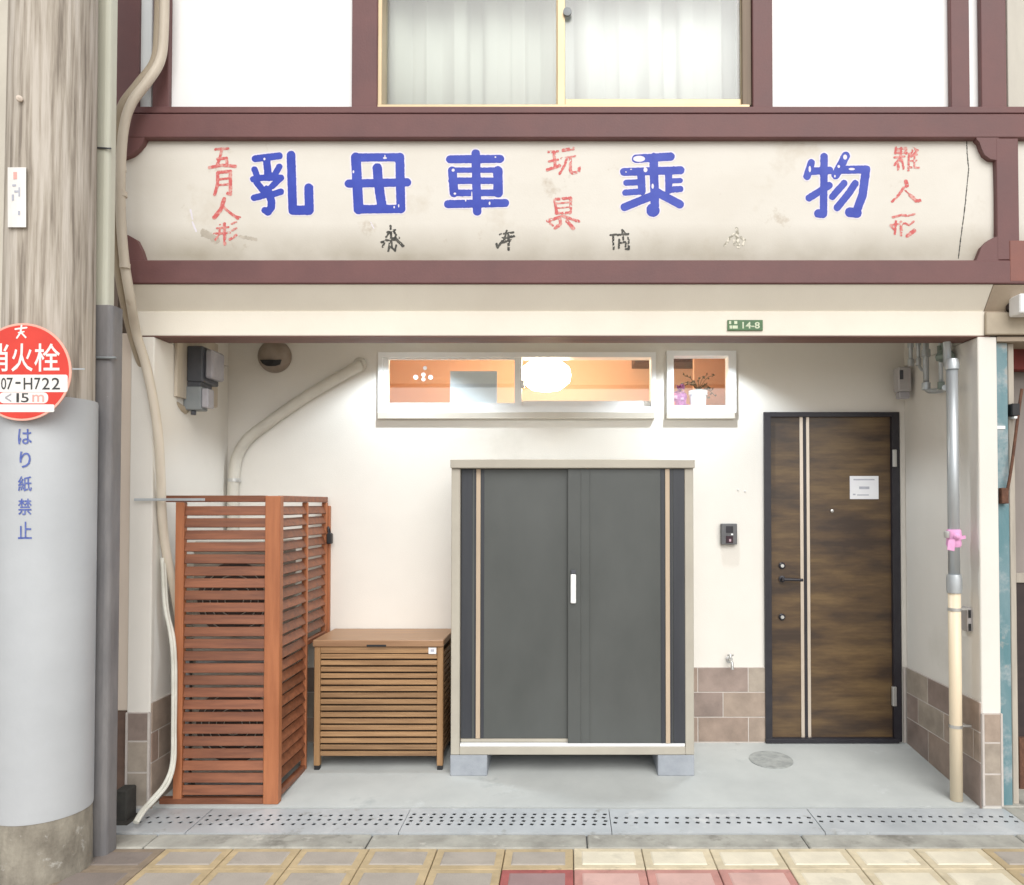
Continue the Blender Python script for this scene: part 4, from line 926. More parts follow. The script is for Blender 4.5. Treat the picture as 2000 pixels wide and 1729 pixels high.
# steel storage cabinet on concrete blocks
YC = 0.376; yc1 = 0.82
cab = thing('storage_cabinet', 'large charcoal steel storage cabinet with beige frame and sliding doors', 'cabinet', (0.03, 0.6, 0.13))
def cx_(p): return ax(p, YC, 1190)
zc0, zc1 = az(1475, YC), az(915, YC)
box('roof', (cx_(879.5), cx_(1357)), (YC - 0.02, yc1), (zc1, az(897.5, YC)), M['cabbeige'], cab, 0.004)
for a, b in ((881, 898), (1338, 1355)):
    box('frame_post', (cx_(a), cx_(b)), (YC, YC + 0.05), (zc0 + 0.001, zc1 - 0.0005), M['cabbeige'], cab, 0.003)
box('base_rail', (cx_(898) + 0.0005, cx_(1338) - 0.0005), (YC, YC + 0.06), (zc0 + 0.001, az(1459, YC)), M['cabbeige'], cab, 0.003)
box('lower_track', (cx_(899), cx_(1337)), (YC + 0.004, YC + 0.03), (az(1459, YC) + 0.0005, az(1453, YC)), M['winwhite'], cab, 0.001)
box('side_panel', (cx_(882), cx_(882) + 0.012), (YC + 0.0505, yc1), (zc0, zc1 - 0.001), M['cabbeige'], cab, 0.001)
box('side_panel', (cx_(1354) - 0.012, cx_(1354)), (YC + 0.0505, yc1), (zc0, zc1 - 0.001), M['cabbeige'], cab, 0.001)
box('back_panel', (cx_(884), cx_(1352)), (yc1 - 0.012, yc1 - 0.001), (zc0, zc1 - 0.001), M['cabside'], cab, 0)
box('floor_panel', (cx_(884), cx_(1352)), (YC + 0.061, yc1 - 0.0125), (zc0 + 0.001, zc0 + 0.05), M['cabside'], cab, 0)
dl = box('door', (cx_(899), cx_(1113)), (YC + 0.034, YC + 0.052), (az(1446, YC), zc1 - 0.002), M['cabdark'], cab, 0.002)
box('bottom_trim', (cx_(899), cx_(1110)), (YC + 0.031, YC + 0.054), (az(1453, YC) + 0.0005, az(1446.5, YC)), M['cabbeige'], dl, 0.001)
drr = box('door', (cx_(1109), cx_(1338)), (YC + 0.008, YC + 0.026), (az(1453, YC) + 0.001, zc1 - 0.002), M['cabdark'], cab, 0.002)
for d_, y_, zb__, sp in ((dl, YC + 0.034, az(1446, YC), ((899, 921, 'cabside', .004), (925, 928, 'cabside', .003), (928.5, 937, 'cabstrip', .008), (937.5, 944, 'cabside', .003))),
                   (drr, YC + 0.008, az(1453, YC) + 0.001, ((1315, 1338, 'cabside', .004), (1309, 1313, 'cabside', .003), (1300, 1308.5, 'cabstrip', .008), (1291, 1299, 'cabside', .003)))):
    for a, b, mm, dpt in sp: box('rib', (cx_(a), cx_(b)), (y_ - dpt, y_ - 0.0003), (zb__ + 0.001, zc1 - 0.0025), M[mm], d_, 0.001)
for p in (1134, 1152): box('crease', (cx_(p), cx_(p + 2)), (YC + 0.0055, YC + 0.0077), (zb__ + 0.001, zc1 - 0.0025), M['cabdark'], drr, 0.0005)
pbox('handle', (1114.5, 1125), (1122, 1179), (YC - 0.012, YC + 0.0075), M['winwhite'], drr, 0.004)
pbox('lock_cap', (1115, 1124.5), (1114, 1121.5), (YC - 0.008, YC + 0.0075), M['meter'], drr, 0.003)
for a, b, lab in ((880, 952, 'grey concrete block under the left corner of the cabinet'), (1284, 1355, 'grey concrete block under the right corner of the cabinet')):
    o = box('concrete_block', (cx_(a), cx_(b)), (YC - 0.002, YC + 0.39), (zf(YC) - 0.001, zc0 - 0.001), M['block'], None, 0.004)
    tag(o, lab, 'concrete block', 'blocks carrying the cabinet')

# intercom, faucet, round cover, wall plugs
p = at(1424, 1063, YB); ic = thing('intercom', 'small dark intercom unit on the cream wall beside the front door', 'intercom', p)
pbox('casing', (1408.5, 1440), (1023, 1064), (YB - 0.034, YB - 0.0005), mat('dark_grey_plastic', (0.12, 0.12, 0.125), (0.10, 0.10, 0.105), 0.4, 10), ic, 0.004)
pbox('lens', (1418, 1432), (1028, 1041), (YB - 0.0365, YB - 0.0345), M['black'], ic, 0.001)
pbox('call_button', (1418, 1432), (1047, 1061), (YB - 0.0375, YB - 0.0345), mat('maroon_black', (0.03, 0.008, 0.016), (0.02, 0.006, 0.012), 0.3, 10), ic, 0.001)
pbox('button_mark', (1424, 1428), (1053, 1058), (YB - 0.0382, YB - 0.0377), mat('pale_mark', (0.5, 0.35, 0.4), (0.45, 0.3, 0.35), 0.5, 10), ic, 0)
pbox('indicator', (1428, 1432), (1042.5, 1045.5), (YB - 0.0365, YB - 0.0345), M['winwhite'], ic, 0.0005)
fc = thing('faucet', 'small chrome wall faucet just above the brown tiles', 'faucet', at(1424, 1300, YB))
q = at(1424, 1288, YB)
tube('spout', [(q.x, YB + 0.002, q.z), (q.x, YB - 0.045, q.z + 0.004), (q.x, YB - 0.085, q.z - 0.006), (q.x, YB - 0.095, q.z - 0.045)], 0.010, M['silver'], fc, 10)
tube('valve', [(q.x, YB - 0.04, q.z + 0.002), (q.x, YB - 0.04, q.z + 0.034)], 0.007, M['silver'], fc, 8, curve=False)
tube('tap_handle', [(q.x - 0.018, YB - 0.04, q.z + 0.033), (q.x + 0.018, YB - 0.04, q.z + 0.033)], 0.006, M['silver'], fc, 8, curve=False)
lathe('wall_plate', [(0.022, 0.0), (0.022, 0.004), (0.012, 0.008)], (q.x, YB - 0.0005, q.z), (0, -1, 0), M['silver'], fc, 20)
yc = 0.60; pc2 = at(1505, 1487, yc)
fcv = lathe('drain_cover', [(0.125, -0.01), (0.125, 0.0045), (0.118, 0.0055), (0.105, 0.004), (0.0, 0.0042)], (pc2.x, yc - 0.01, zf(yc - 0.01)), (0, -0.065 / YB, 1), M['cover'], None, 40)
tag(fcv, 'round grey cover let into the porch floor before the front door', 'cover')
for px, py, w_ in ((1441, 957, 'cabinet'), (1455, 960, 'door frame')):
    p = at(px, py, YB); o = lathe('wall_plug', [(0.006, -0.002), (0.006, 0.003), (0.0, 0.004)], p, (0, -1, 0), M['silver'], None, 10)
    tag(o, 'tiny wall plug above the intercom, the one nearer the %s' % w_, 'wall plug', 'wall plugs above the intercom')

# gas pipework by the right side wall
gp = thing('gas_pipe', 'grey and cream vertical pipe standing at the right porch wall', 'pipe', at(1870, 1562, 0.085))
gx, gy = ax(1866, 0.085, 1350), 0.085; gr = 0.031
zj = az(1152, gy)
tube('steel_length', [(gx, gy, zj), (gx, gy, az(712, gy))], gr * 0.92, M['steelpipe'], gp, 20, curve=False)
tube('cream_length', [(gx, gy, zf(gy)), (gx, gy, zj - 0.001)], gr, M['creampipe'], gp, 20, curve=False)
lathe('socket', [(gr * 1.18, az(1158, gy) - zj), (gr * 1.22, az(1150, gy) - zj), (gr * 1.22, az(1130, gy) - zj), (gr * 1.1, az(1122, gy) - zj)], (gx, gy, zj), (0, 0, 1), M['steelpipe'], gp, 20)
lathe('elbow_cap', [(gr * 1.12, 0.0), (gr * 1.15, 0.03), (gr * 0.9, 0.055), (0.0, 0.06)], (gx, gy, az(722, gy)), (0, 0, 1), M['steelpipe'], gp, 20)
tube('riser', [(gx, gy + 0.05, az(712, gy)), (gx, gy + 0.05, 2.60)], 0.02, M['steelpipe'], gp, 12, curve=False)
for py in (1190, 1418):
    z = az(py, gy); lathe('clamp', [(gr * 1.08, -0.008), (gr * 1.08, 0.008)], (gx, gy, z), (0, 0, 1), M['silver'], gp, 20)
    box('clamp_arm', (gx + gr * 0.9, XR + 0.002), (gy - 0.004, gy + 0.004), (z - 0.006, z + 0.006), M['silver'], gp, 0.001)
q = at(1850, 690, 0.2); gx2 = ax(1838, 0.26, 760)
tube('cross_pipe', [at(1809, 750, 0.44), at(1812, 762, 0.43), at(1826, 764, 0.36), at(1846, 760, 0.24), Vector((gx - 0.02, 0.12, az(757, 0.12)))], 0.015, M['steelpipe'], gp, 12)
vp = thing('pipe_cluster', 'cluster of small grey pipes dropping from the porch ceiling above the door corner', 'pipe', at(1800, 760, 0.6))
for px, r, pyb, Y in ((1779, 0.012, 712, 0.64), (1794, 0.010, 710, 0.56), (1809, 0.016, 758, 0.44), (1838, 0.012, 757, 0.27)):
    a = at(px, pyb, Y); tube('drop_pipe', [(a.x, Y, a.z), (a.x, Y, 2.621)], r, M['steelpipe'], vp, 12, curve=False)
    for f in (0.0, 0.45): lathe('fitting', [(r * 1.5, -0.02), (r * 1.5, 0.02)], (a.x, Y, a.z + 0.01 + f * (2.62 - a.z)), (0, 0, 1), M['greenpaint' if px == 1838 else 'steelpipe'], vp, 14)
a = at(1846, 696, 0.24); lathe('valve_body', [(0.02, -0.03), (0.045, -0.02), (0.05, 0.0), (0.04, 0.02), (0.022, 0.035)], a, (0, 0, 1), M['greenpaint'], vp, 20)
tube('drop_pipe', [(a.x, a.y, a.z), (a.x, a.y, 2.621)], 0.02, M['greenpaint'], vp, 12, curve=False)
tube('elbow', [at(1794, 712, .56), at(1800, 722, .52), at(1809, 724, .45)], 0.009, M['steelpipe'], vp, 8)
sn = thing('gas_alarm_box', 'small pale grey box with dark window below the corner pipes', 'sensor', at(1768, 776, 0.70))
pbox('casing', (1755, 1781), (716, 764), (0.70, 0.78), mat('pale_grey_box', (0.46, 0.44, 0.44), (0.40, 0.38, 0.38), 0.45, 8), sn, 0.008)
pbox('window', (1757.5, 1764.5), (723, 741), (0.697, 0.6995), M['meter'], sn, 0.0005)
pbox('lower_cap', (1757, 1778), (764.5, 778), (0.71, 0.77), M['meterglass'], sn, 0.006)
pbox('bracket', (1768, 1782), (722, 758), (0.7805, YB + 0.001), M['steelpipe'], sn, 0.002)
tube('lead', [at(1776, 717, .72), at(1779, 700, .71), at(1778, 686, .70)], 0.006, M['blackrub'], sn, 8)
# ribbon
rb = thing('pink_ribbon', 'pink ribbon tied round the grey pipe at the right porch wall', 'ribbon', (gx, gy, az(1075, gy)))
zr_ = az(1050, gy)
lathe('band', [(gr * 1.02, -0.05), (gr * 1.22, -0.035), (gr * 1.12, -0.012), (gr * 1.25, 0.008), (gr * 1.15, 0.035), (gr * 1.02, 0.042)], (gx, gy, zr_), (0, 0, 1), M['pink'], rb, 20)
lathe('knot', [(0.0, 0.0), (0.014, 0.004), (0.017, 0.014), (0.010, 0.026), (0.0, 0.03)], (gx - 0.004, gy - gr, zr_ + 0.006), (0, -1, 0), M['pink'], rb, 14)
mk('tail', [(gx - 0.045, gy - gr - 0.006, zr_ - 0.010), (gx - 0.012, gy - gr - 0.010, zr_ - 0.006), (gx - 0.020, gy - gr - 0.014, zr_ - 0.068), (gx - 0.052, gy - gr - 0.004, zr_ - 0.062),
     (gx - 0.045, gy - gr - 0.003, zr_ - 0.010), (gx - 0.012, gy - gr - 0.007, zr_ - 0.006), (gx - 0.020, gy - gr - 0.011, zr_ - 0.068), (gx - 0.052, gy - gr - 0.001, zr_ - 0.062)],
   [(0, 1, 2, 3), (7, 6, 5, 4), (0, 4, 5, 1), (1, 5, 6, 2), (2, 6, 7, 3), (3, 7, 4, 0)], M['pink'], rb)
mk('loop', [(gx + 0.006, gy - gr - 0.006, zr_ + 0.004), (gx + 0.046, gy - gr + 0.002, zr_ + 0.012), (gx + 0.050, gy - gr + 0.004, zr_ - 0.004), (gx + 0.006, gy - gr - 0.006, zr_ - 0.012),
     (gx + 0.006, gy - gr + 0.004, zr_ + 0.004), (gx + 0.046, gy - gr + 0.010, zr_ + 0.012), (gx + 0.050, gy - gr + 0.012, zr_ - 0.004), (gx + 0.006, gy - gr + 0.004, zr_ - 0.012)],
   [(0, 1, 2, 3), (7, 6, 5, 4), (0, 4, 5, 1), (1, 5, 6, 2), (2, 6, 7, 3), (3, 7, 4, 0)], M['pink'], rb)
tg = lathe('tag_ring', [(0.013, -0.02), (0.016, -0.008), (0.016, 0.01), (0.011, 0.016)], (gx - gr - 0.010, gy - 0.012, zr_ + 0.018), (0, 0, 1), M['silver'], rb, 14)
# key box on the right side wall
kb = thing('key_box', 'small black and grey key box hung on the right porch wall behind the pipe', 'key box', (XR, 0.1, az(1230, 0.12)))
kz0, kz1 = az(1234, 0.10), az(1186, 0.10)
box('casing', (XR - 0.026, XR - 0.0005), (0.075, 0.15), (kz0, kz1), MATS['pale_grey_box'], kb, 0.008)
box('button_panel', (XR - 0.024, XR - 0.010), (0.0735, 0.0748), (kz0 + 0.075, kz1 - 0.012), M['blackrub'], kb, 0)
box('button_panel', (XR - 0.024, XR - 0.010), (0.0735, 0.0748), (kz0 + 0.008, kz0 + 0.045), M['blackrub'], kb, 0)

# things behind the porch windows
sh = thing('paper_sheet', 'pale blue-white paper sheet taped inside the left pane of the long window', 'paper', at(925, 790, YB + 0.006))
pbox('sheet', (879, 971), (725, 789), (YB + 0.0055, YB + 0.007), mat('pale_blue_sheet', (0.80, 0.80, 0.87), (0.76, 0.76, 0.84), 0.6, 5), sh, 0)
st = thing('pane_stickers', 'cluster of small white petal stickers on the left pane of the long window', 'sticker', at(828, 742, YB - 0.001))  # small white discs on the left pane
for (px, py, rr) in ((830, 719, 4), (812, 737, 4.5), (827, 732, 4), (841, 737, 4.5), (827, 741, 3.5)):
    p = at(px, py, YB - 0.001); lathe('petal', [(rr * 0.0032, 0), (rr * 0.0032, 0.0006), (0, 0.0007)], (p.x, YB - 0.0003, p.z), (0, -1, 0), M['paper'], st, 12)
# plant pot and flowers on the sill of the small window
zsill = W2[0].z + 0.0405
plt = thing('potted_plant', 'trailing plant in a white pot on the sill of the small window', 'plant', (ax(1366, YB + 0.15), YB + 0.15, zsill))
shelfw = box('window_shelf', (W2[0].x - 0.02, W2[1].x + 0.02), (YB + 0.0705, YB + 0.30), (zsill - 0.03, zsill), M['winwhite'], house, 0.002)
Yp = YB + 0.155; pcx = ax(1364, Yp); pr_ = 0.058; ph = az(764, Yp) - zsill
lathe('pot', [(pr_ * 0.82, 0), (pr_ * 0.95, ph * 0.75), (pr_ * 1.06, ph * 0.78), (pr_ * 1.06, ph), (pr_ * 0.95, ph), (pr_ * 0.9, ph * 0.9)], (pcx, Yp, zsill), (0, 0, 1), M['pot'], plt, 28)
lathe('soil', [(pr_ * 0.92, ph * 0.9), (pr_ * 0.7, ph * 0.97), (0.0, ph * 1.0)], (pcx, Yp, zsill), (0, 0, 1), M['soil'], plt, 20)
random.seed(11)
for k in range(13):
    a = random.uniform(0, 2 * math.pi); ln = random.uniform(0.05, 0.12); dz = random.uniform(-0.01, 0.11) if k < 8 else random.uniform(-0.05, 0.02)
    if k >= 8: a = random.uniform(-0.7, 0.5)
    b0 = Vector((pcx, Yp, zsill + ph)); tip = b0 + Vector((math.cos(a) * ln, math.sin(a) * ln * 0.5, dz))
    mid = (b0 + tip) / 2 + Vector((0, 0, 0.03))
    sm_ = tube('stem', [b0, mid, tip], 0.0022, M['leaf'], plt, 6, 5)
    for f in (0.55, 0.8, 1.0):
        c = mid + (tip - mid) * (f - 0.5) * 2; d = Vector((random.uniform(-1, 1), random.uniform(-.4, .4), random.uniform(-.3, 1))).normalized(); s_ = d.cross(Vector((0, 1, 0.3))).normalized() * 0.006
        L_ = random.uniform(0.016, 0.028)
        mk('leaf', [c, c + d * L_ * 0.5 + s_, c + d * L_, c + d * L_ * 0.5 - s_, c + d * L_ * 0.5 + Vector((0, -0.003, 0))], [(0, 1, 4), (1, 2, 4), (2, 3, 4), (3, 0, 4)], M['leaf'], sm_)
fl = thing('flower_bunch', 'pink and magenta flower bunch at the left of the small window sill', 'flowers', (ax(1330, Yp), Yp, zsill))
random.seed(4)
bc = Vector((ax(1329, Yp), Yp, zsill))
wr_ = lathe('wrapping', [(0.02, 0), (0.030, 0.03), (0.046, 0.075), (0.040, 0.10)], bc, (0, 0, 1), M['petal'], fl, 16)
for k in range(46):
    h = random.uniform(0.01, 0.165); rad = 0.052 * (1 - (h / 0.2) ** 1.6) * math.sqrt(random.random()) + 0.004; a = random.uniform(0, 6.28)
    c = bc + Vector((math.cos(a) * rad, math.sin(a) * rad, h)); s_ = random.uniform(0.010, 0.017)
    u_ = Vector((random.uniform(-1, 1), random.uniform(-1, 1), random.uniform(-1, 1))).normalized(); w_ = u_.orthogonal().normalized(); t_ = u_.cross(w_)
    mk('petal', [c + w_ * s_, c + t_ * s_, c - w_ * s_, c - t_ * s_, c + u_ * s_ * 0.6], [(0, 1, 4), (1, 2, 4), (2, 3, 4), (3, 0, 4)], M['petal'] if k % 3 else mat('pale_pink_petal', (0.72, 0.42, 0.62), (0.6, 0.3, 0.5), 0.6, 60), wr_)

# ================================================================== UTILITY POLE AT THE LEFT
PX_, PY_, PR_ = -2.225, -0.633, 0.177
pole = thing('utility_pole', 'weathered concrete utility pole with vertical streaks and pale grey guard sheet', 'pole', (PX_, PY_, -0.01))
prf = [(PR_ + 0.004, -0.05), (PR_ + 0.002, 0.26), (PR_ - 0.004, 1.5), (PR_ - 0.012, 3.0), (PR_ - 0.018, 4.6)]
lathe('shaft', [(r, h) for r, h in prf if h >= 0.26], (PX_, PY_, 0), (0, 0, 1), M['poleup'], pole, 64)
lathe('base', [(PR_ + 0.010, -0.05), (PR_ + 0.006, 0.02), (PR_ + 0.003, 0.259)], (PX_, PY_, 0), (0, 0, 1), M['polebase'], pole, 64)
z_g0, z_g1 = 0.25, az(788, -0.54)
gsheet = lathe('guard_sheet', [(PR_ + 0.0005, z_g0 + 0.001), (PR_ + 0.006, z_g0), (PR_ + 0.007, z_g0 + 0.01), (PR_ + 0.006, z_g1 - 0.01), (PR_ + 0.004, z_g1), (PR_ - 0.002, z_g1 + 0.001)], (PX_, PY_, 0), (0, 0, 1), M['sheet'], pole, 64)
def on_pole(off):
    def f(px, py):
        u = (px - PCX) / F; v = (PCY - py) / F
        d = Vector((u, math.cos(TILT) - v * math.sin(TILT), math.sin(TILT) + v * math.cos(TILT)))
        ox, oy = -PX_, CAM_Y - PY_; r = PR_ + off
        A = d.x ** 2 + d.y ** 2; B = 2 * (ox * d.x + oy * d.y); C = ox * ox + oy * oy - r * r
        k = (-B - math.sqrt(max(0, B * B - 4 * A * C))) / (2 * A)
        return Vector((0, CAM_Y, CAM_Z)) + d * k
    return f
for ch, y0, y1 in (('は', 838, 868), ('り', 882, 914), ('紙', 930, 960), ('禁', 974, 1006), ('止', 1019, 1053)):
    text_mesh('printed_character', ch, (35, 62) if ch != 'り' else (38, 60), (y0, y1), on_pole(0.0085), M['guardblue'], gsheet, weight=0.012)
bolt = on_pole(0.0)(38, 193); lathe('bolt', [(0.012, -0.005), (0.012, 0.006), (0.0, 0.012)], bolt, (0.5, -0.85, 0), M['jamb'], pole, 12)
# number plate
npl = thing('pole_number_plate', 'small white number plate strapped to the weathered pole', 'plate', on_pole(0.0)(33, 444))
mp_ = on_pole(0.004); a_, b_ = mp_(16, 328), mp_(51, 328)
def quad_plate(name, px, py, off, th, m, par):
    f0, f1 = on_pole(off), on_pole(off - th); vs = []; nseg = 4
    for f in (f0, f1):
        for j in range(2):
            for i in range(nseg + 1): vs.append(f(px[0] + (px[1] - px[0]) * i / nseg, py[j]))
    fs = []; n1 = nseg + 1
    for i in range(nseg): fs += [(n1 + i, n1 + i + 1, i + 1, i), (2 * n1 + i, 2 * n1 + i + 1, 3 * n1 + i + 1, 3 * n1 + i), (i, i + 1, 2 * n1 + i + 1, 2 * n1 + i), (n1 + i + 1, n1 + i, 3 * n1 + i, 3 * n1 + i + 1)]
    fs += [(0, 2 * n1, 3 * n1, n1), (nseg, n1 + nseg, 3 * n1 + nseg, 2 * n1 + nseg)]
    return mk(name, vs, fs, m, par)
quad_plate('plate', (15, 51), (327, 444), 0.004, 0.010, M['signwhite'], npl)
for i, (x0, x1, y0, y1) in enumerate(((26, 33, 336, 350), (24, 31, 360, 364), (28, 38, 372, 376), (23, 27, 380, 392), (36, 39, 366, 384), (35, 39, 412, 420))):
    quad_plate('printed_mark', (x0, x1), (y0, y1), 0.0052, 0.001, M['fadedred'] if i == 0 else MATS['grey_print'], npl)
# hydrant sign
YH = PY_ - PR_ - 0.03
hyd = thing('hydrant_sign', 'round red hydrant sign with white characters fixed to the pole', 'sign', at(45, 822, YH))
hc = at(45, 727, YH); hr = 96 / F * (YH - CAM_Y)
lathe('disc', [(0.0, -0.0), (hr, 0.0), (hr, 0.004), (hr - 0.001, 0.005)], hc, (0, -1, 0), mat('sign_pink_rim', (0.80, 0.45, 0.36), (0.76, 0.40, 0.32), 0.4, 8), hyd, 64)
def hy(off): return lambda px, py: at(px, py, YH - 0.005 - off)
lathe('red_field', [(hr * 0.955, 0.0), (hr * 0.955, 0.0006), (0.0, 0.0006)], (hc.x, YH - 0.005, hc.z), (0, -1, 0), M['signred'], hyd, 64)
def hpoly(name, pts, off, m):
    prism(name, [(hy(off)(x, y).x, hy(off)(x, y).z) for x, y in pts], (YH - 0.005 - off, YH - 0.0056), m, hyd)
def rrect(x0, x1, y0, y1, r):
    out = []
    for cx, cy, a0 in ((x1 - r, y1 - r, 0), (x0 + r, y1 - r, 90), (x0 + r, y0 + r, 180), (x1 - r, y0 + r, 270)):
        for k in range(5):
            a = R(a0 + k * 22.5); out.append((cx + r * math.cos(a), cy + r * math.sin(a)))
    return out[::-1]
hpoly('number_band', rrect(-42, 132, 732, 766, 4), 0.0012, M['signwhite'])
hpoly('distance_band', rrect(-2, 94, 766.5, 788, 9), 0.0012, M['signwhite'])
hpoly('blank_band', rrect(-12, 106, 790, 805, 3), 0.0012, M['signwhite'])
for ch, x0, x1 in (('消', -30, 17), ('火', 22, 64), ('栓', 67, 117)):
    text_mesh('sign_character', ch, (x0, x1), (671, 726), hy(0.0014), M['signwhite'], hyd, weight=0.010)
for ch, x0, x1 in (('4', -16, -1), ('0', 2, 12), ('7', 13, 25), ('-', 30, 40), ('H', 46, 63), ('7', 67, 79), ('2', 82, 97), ('2', 101, 117)):
    text_mesh('number', ch, (x0, x1), (738, 761) if ch != '-' else (746, 750), hy(0.0020), M['signblack'], hyd, weight=0.006)
for ch, x0, x1, m_ in (('1', 32, 37, 'signblack'), ('5', 41, 56, 'signblack'), ('m', 63, 86, 'fadedred'), ('<', 10, 22, 'meterglass')):
    text_mesh('number', ch, (x0, x1), (768, 786) if ch != 'm' else (771, 785), hy(0.0020), M[m_], hyd, weight=0.006)
strokes_mesh('emblem', [([(30, 643), (52, 640)], 3.4), ([(42, 636), (40, 650), (33, 660)], 3.4), ([(40, 648), (50, 659)], 3.4), ([(36, 650), (47, 648)], 2.6)], 0, 0, 1, hy(0.0014), M['signwhite'], hyd, 0, 0.7, 0.1)
box('bracket', (hc.x - 0.03, hc.x + 0.01), (YH + 0.0005, PY_ - PR_ + 0.012), (hc.z - 0.05, hc.z + 0.05), M['steelpipe'], hyd, 0.002)
box('strap_end', (hc.x + hr * 0.9, hc.x + hr * 1.25), (YH + 0.001, YH + 0.004), (hc.z + 0.010, hc.z + 0.016), M['steelpipe'], hyd, 0.0005)
# cable guards fixed to the back of the pole
YG = -0.50
gu = thing('cable_guard', 'pale greenish plastic cable guard strapped to the upper part of the pole', 'cable guard', at(192, 597, YG))
ga, gb = ax(170, YG, 300), ax(212, YG, 300)
def guard_profile(name, x0, x1, y0, y1, z0, z1, m, par):
    r = min(0.02, (y1 - y0) * 0.4); poly = []
    for cx, cy, a0 in ((x1 - r, y1 - r, 0), (x0 + r, y1 - r, 90), (x0 + r, y0 + r, 180), (x1 - r, y0 + r, 270)):
        for k in range(4): a = R(a0 + k * 30); poly.append((cx + r * math.cos(a), cy + r * math.sin(a)))
    n = len(poly); vs = [(x, y, z0) for x, y in poly] + [(x, y, z1) for x, y in poly]
    return mk(name, vs, [tuple(range(n))[::-1], tuple(range(n, 2 * n))] + [(i, (i + 1) % n, (i + 1) % n + n, i + n) for i in range(n)], m, par)
guard_profile('cover', ga, gb, YG, YG + 0.07, az(597, YG), 4.4, M['guard'], gu)
tube('tie', [at(161, 290, -0.545), at(175, 288, YG - 0.006), at(212, 290, YG - 0.004), at(216, 290, YG + 0.03)], 0.004, M['meter'], gu, 6)
lathe('tie_knot', [(0.0, 0), (0.010, 0.003), (0.010, 0.010), (0, 0.014)], at(162, 290, -0.56), (0, -1, 0), M['meter'], gu, 10)
gu2 = thing('cable_guard', 'dull grey steel cable guard running down behind the pole to the ground', 'cable guard', (ax(200, YG), YG, -0.03))
guard_profile('cover', ax(180, YG + .01, 1000), ax(222, YG + .01, 1000), YG - 0.02, YG + 0.075, -0.035, az(598, YG), M['guardgrey'], gu2)
z = az(699, YG); tube('strap', [at(160, 703, -0.545), at(170, 699, YG - 0.026), at(221, 699, YG - 0.024), at(222, 699, YG + 0.05)], 0.006, M['meterbox'], gu2, 8)
gm = thing('grimy_bracket', 'dark grimy metal stub at the foot of the left pier', 'bracket', at(236, 1610, -0.1))
box('stub', (ax(222, -0.16, 1580), ax(247, -0.16, 1580)), (-0.16, -0.07), (-0.03, az(1545, -0.16)), M['darkgrime'], gm, 0.006)
box('plate', (ax(218, -0.2, 1580), ax(251, -0.2, 1580)), (-0.21, -0.06), (-0.03, 0.004), M['darkgrime'], gm, 0.003)

# ================================================================== NEIGHBOUR AT THE LEFT, mostly behind the pole
ln = thing('left_building', 'dull brown neighbouring wall behind the pole and cable guard', 'building', (-3.2, 0.05, 0))
box('wall', (-5.0, XL - 0.207), (0.03, 0.12), (-0.1, 4.5), mat('dull_brown_wall', (0.22, 0.17, 0.14), (0.15, 0.115, 0.095), 0.8, 5, bump=0.2), ln, 0)
box('pale_board', (-5.0, -2.75), (0.0, 0.029), (0.4, 4.5), mat('pale_board', (0.62, 0.58, 0.50), (0.55, 0.51, 0.44), 0.8, 4), ln, 0)
box('front_slab', (-5.0, -2.45), (-0.2955, -0.0005), (-0.09, 0.001), M['kerb'], ln, 0.004)

# ================================================================== NEIGHBOUR AT THE RIGHT
nb = thing('neighbour_building', 'weathered neighbouring shopfront with teal post and tan beam beside the right pier', 'building', (2.6, 0.1, 0))
xn = XR + 0.105
bprof = [(0.12, ZL0 + 0.001), (0.0, ZL0 + 0.001), (0.0, ZL1), (-0.090, ZB0 - 0.006), (0.12, ZB0 - 0.006)]
bv = [(lx[1] + 0.002, y, z) for y, z in bprof] + [(3.4, y, z) for y, z in bprof]; nn = len(bprof)
mk('beam', bv, [(i, (i + 1) % nn, (i + 1) % nn + nn, i + nn) for i in range(nn)] + [tuple(range(nn)), tuple(range(2 * nn - 1, nn - 1, -1))], M['nbeam'], nb)
box('beam_ledge', (ax(1925, -0.02, 640) + 0.003, 3.4), (-0.022, -0.0005), (ZL0 + 0.001, az(610, -0.022)), mat('tan_ledge', (0.50, 0.43, 0.33), (0.40, 0.34, 0.26), 0.75, 4, bump=0.2), nb, 0.004)
box('soffit', (XR + 0.10, 3.4), (0.0, 0.6), (ZL0 - 0.03, ZL0 - 0.0065), M['nbeam'], nb, 0)
box('teal_post', (xn, ax(1973, 0.03, 1100)), (0.03, 0.11), (-0.03, ZL0 - 0.031), M['teal'], nb, 0.004)
box('pale_jamb', (ax(1973, 0.05, 1100) + 0.001, ax(1985, 0.05, 1100)), (0.05, 0.14), (-0.03, ZL0 - 0.031), M['palewood'], nb, 0.003)
box('upper_board', (ax(1983, 0.3), 3.4), (0.30, 0.33), (az(1135, 0.3), 2.37), M['nwall'], nb, 0)
box('lower_board', (ax(1983, 0.28), 3.4), (0.28, 0.31), (az(1440, 0.28), az(1139, 0.28)), M['ndark'], nb, 0)
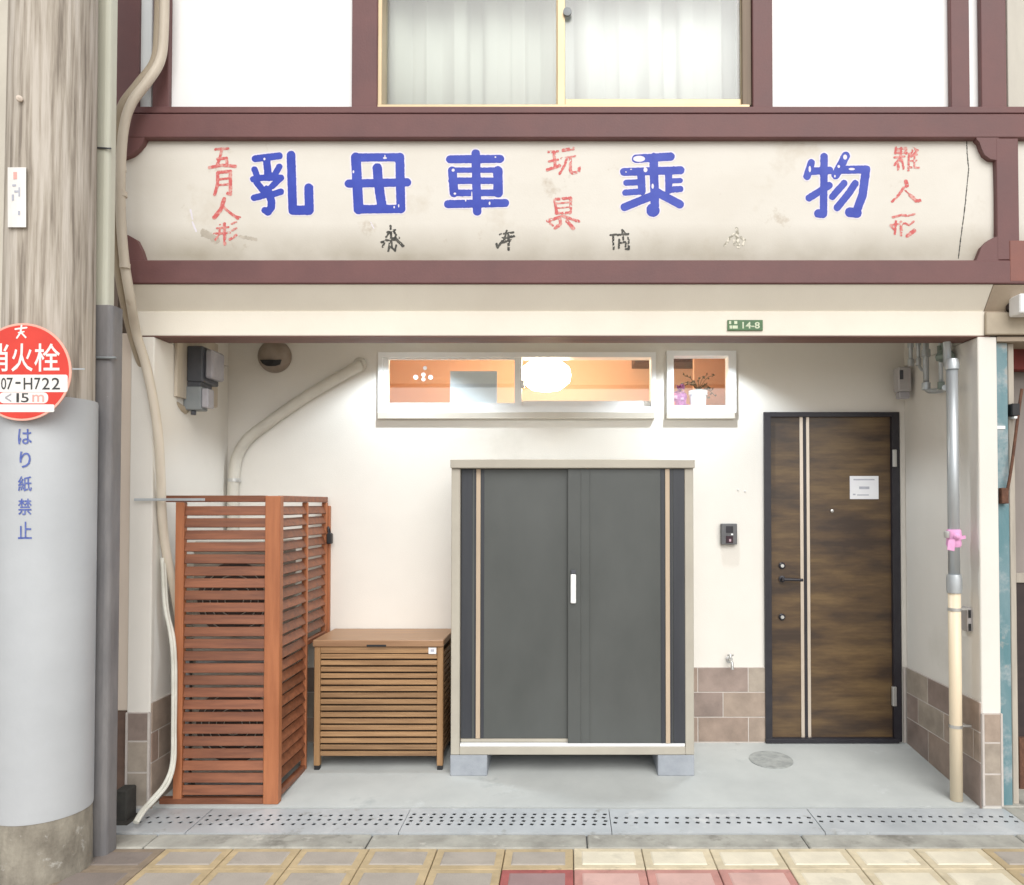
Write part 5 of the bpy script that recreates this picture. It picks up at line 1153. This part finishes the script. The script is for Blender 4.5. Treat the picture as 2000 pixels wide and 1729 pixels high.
box('middle_rail', (ax(1983, 0.27), 3.4), (0.27, 0.329), (az(1138.5, 0.27), az(1120, 0.27)), M['palewood'], nb, 0.002)
box('foot_board', (ax(1983, 0.26), 3.4), (0.25, 0.30), (0.0, az(1442, 0.25)), M['rust'], nb, 0.003)
box('red_band', (ax(1975, 0.2), 3.4), (0.2, 0.28), (az(722, 0.2), az(678, 0.2)), M['nred'], nb, 0.004)
box('front_slab', (xg + 1.002, 3.4), (-0.2955, -0.0005), (-0.09, 0.001), M['kerb'], nb, 0.004)
box('porch_step', (XR + 0.10, 3.4), (0.012, 0.32), (-0.04, 0.006), M['kerb'], nb, 0.004)
wl_ = box('pale_lamp_housing', (ax(1990, -0.12, 600), 2.9), (-0.13, -0.03), (az(612, -0.12), az(574, -0.12)), M['winwhite'], nb, 0.006)
p = at(1977, 598, -0.03); lathe('knob', [(0.022, 0.0), (0.026, 0.02), (0.018, 0.04), (0, 0.045)], (p.x, 0.001, p.z), (0, -1, 0), M['ndark'], nb, 16)
rd = thing('rusty_rod', 'rusty steel rod leaning from a bracket against the teal post', 'rod', at(1962, 978, 0.0))
tube('rod', [at(1966, 965, 0.005), at(1975, 915, 0.0), at(1990, 800, 0.02), at(1996, 760, 0.03)], 0.0075, M['rust'], rd, 10)
pbox('bracket', (1957, 1971), (953, 984), (-0.005, 0.0305), M['rust'], rd, 0.003)
bl = thing('black_fitting', 'small black electrical fitting beside the teal post', 'fitting', at(1986, 812, 0.05))
pbox('body', (1977, 1993), (788, 812), (0.01, 0.06), M['blackrub'], bl, 0.004)
pbox('clip', (1981, 1990), (813, 818), (0.012, 0.05), M['winwhite'], bl, 0.002)
pbox('arm', (1981, 1989), (795, 806), (0.061, 0.10), M['blackrub'], bl, 0.001)
lab_ = box('post_label', (ax(1942, 0.029, 835), ax(1963, 0.029, 835)), (0.0265, 0.0298), (az(838, 0.029), az(832, 0.029)), M['winwhite'], nb, 0)

# cycles settings helpful for glass and lit rooms
try:
    scene.cycles.max_bounces = 8; scene.cycles.transparent_max_bounces = 8; scene.cycles.sample_clamp_indirect = 4
except Exception: pass
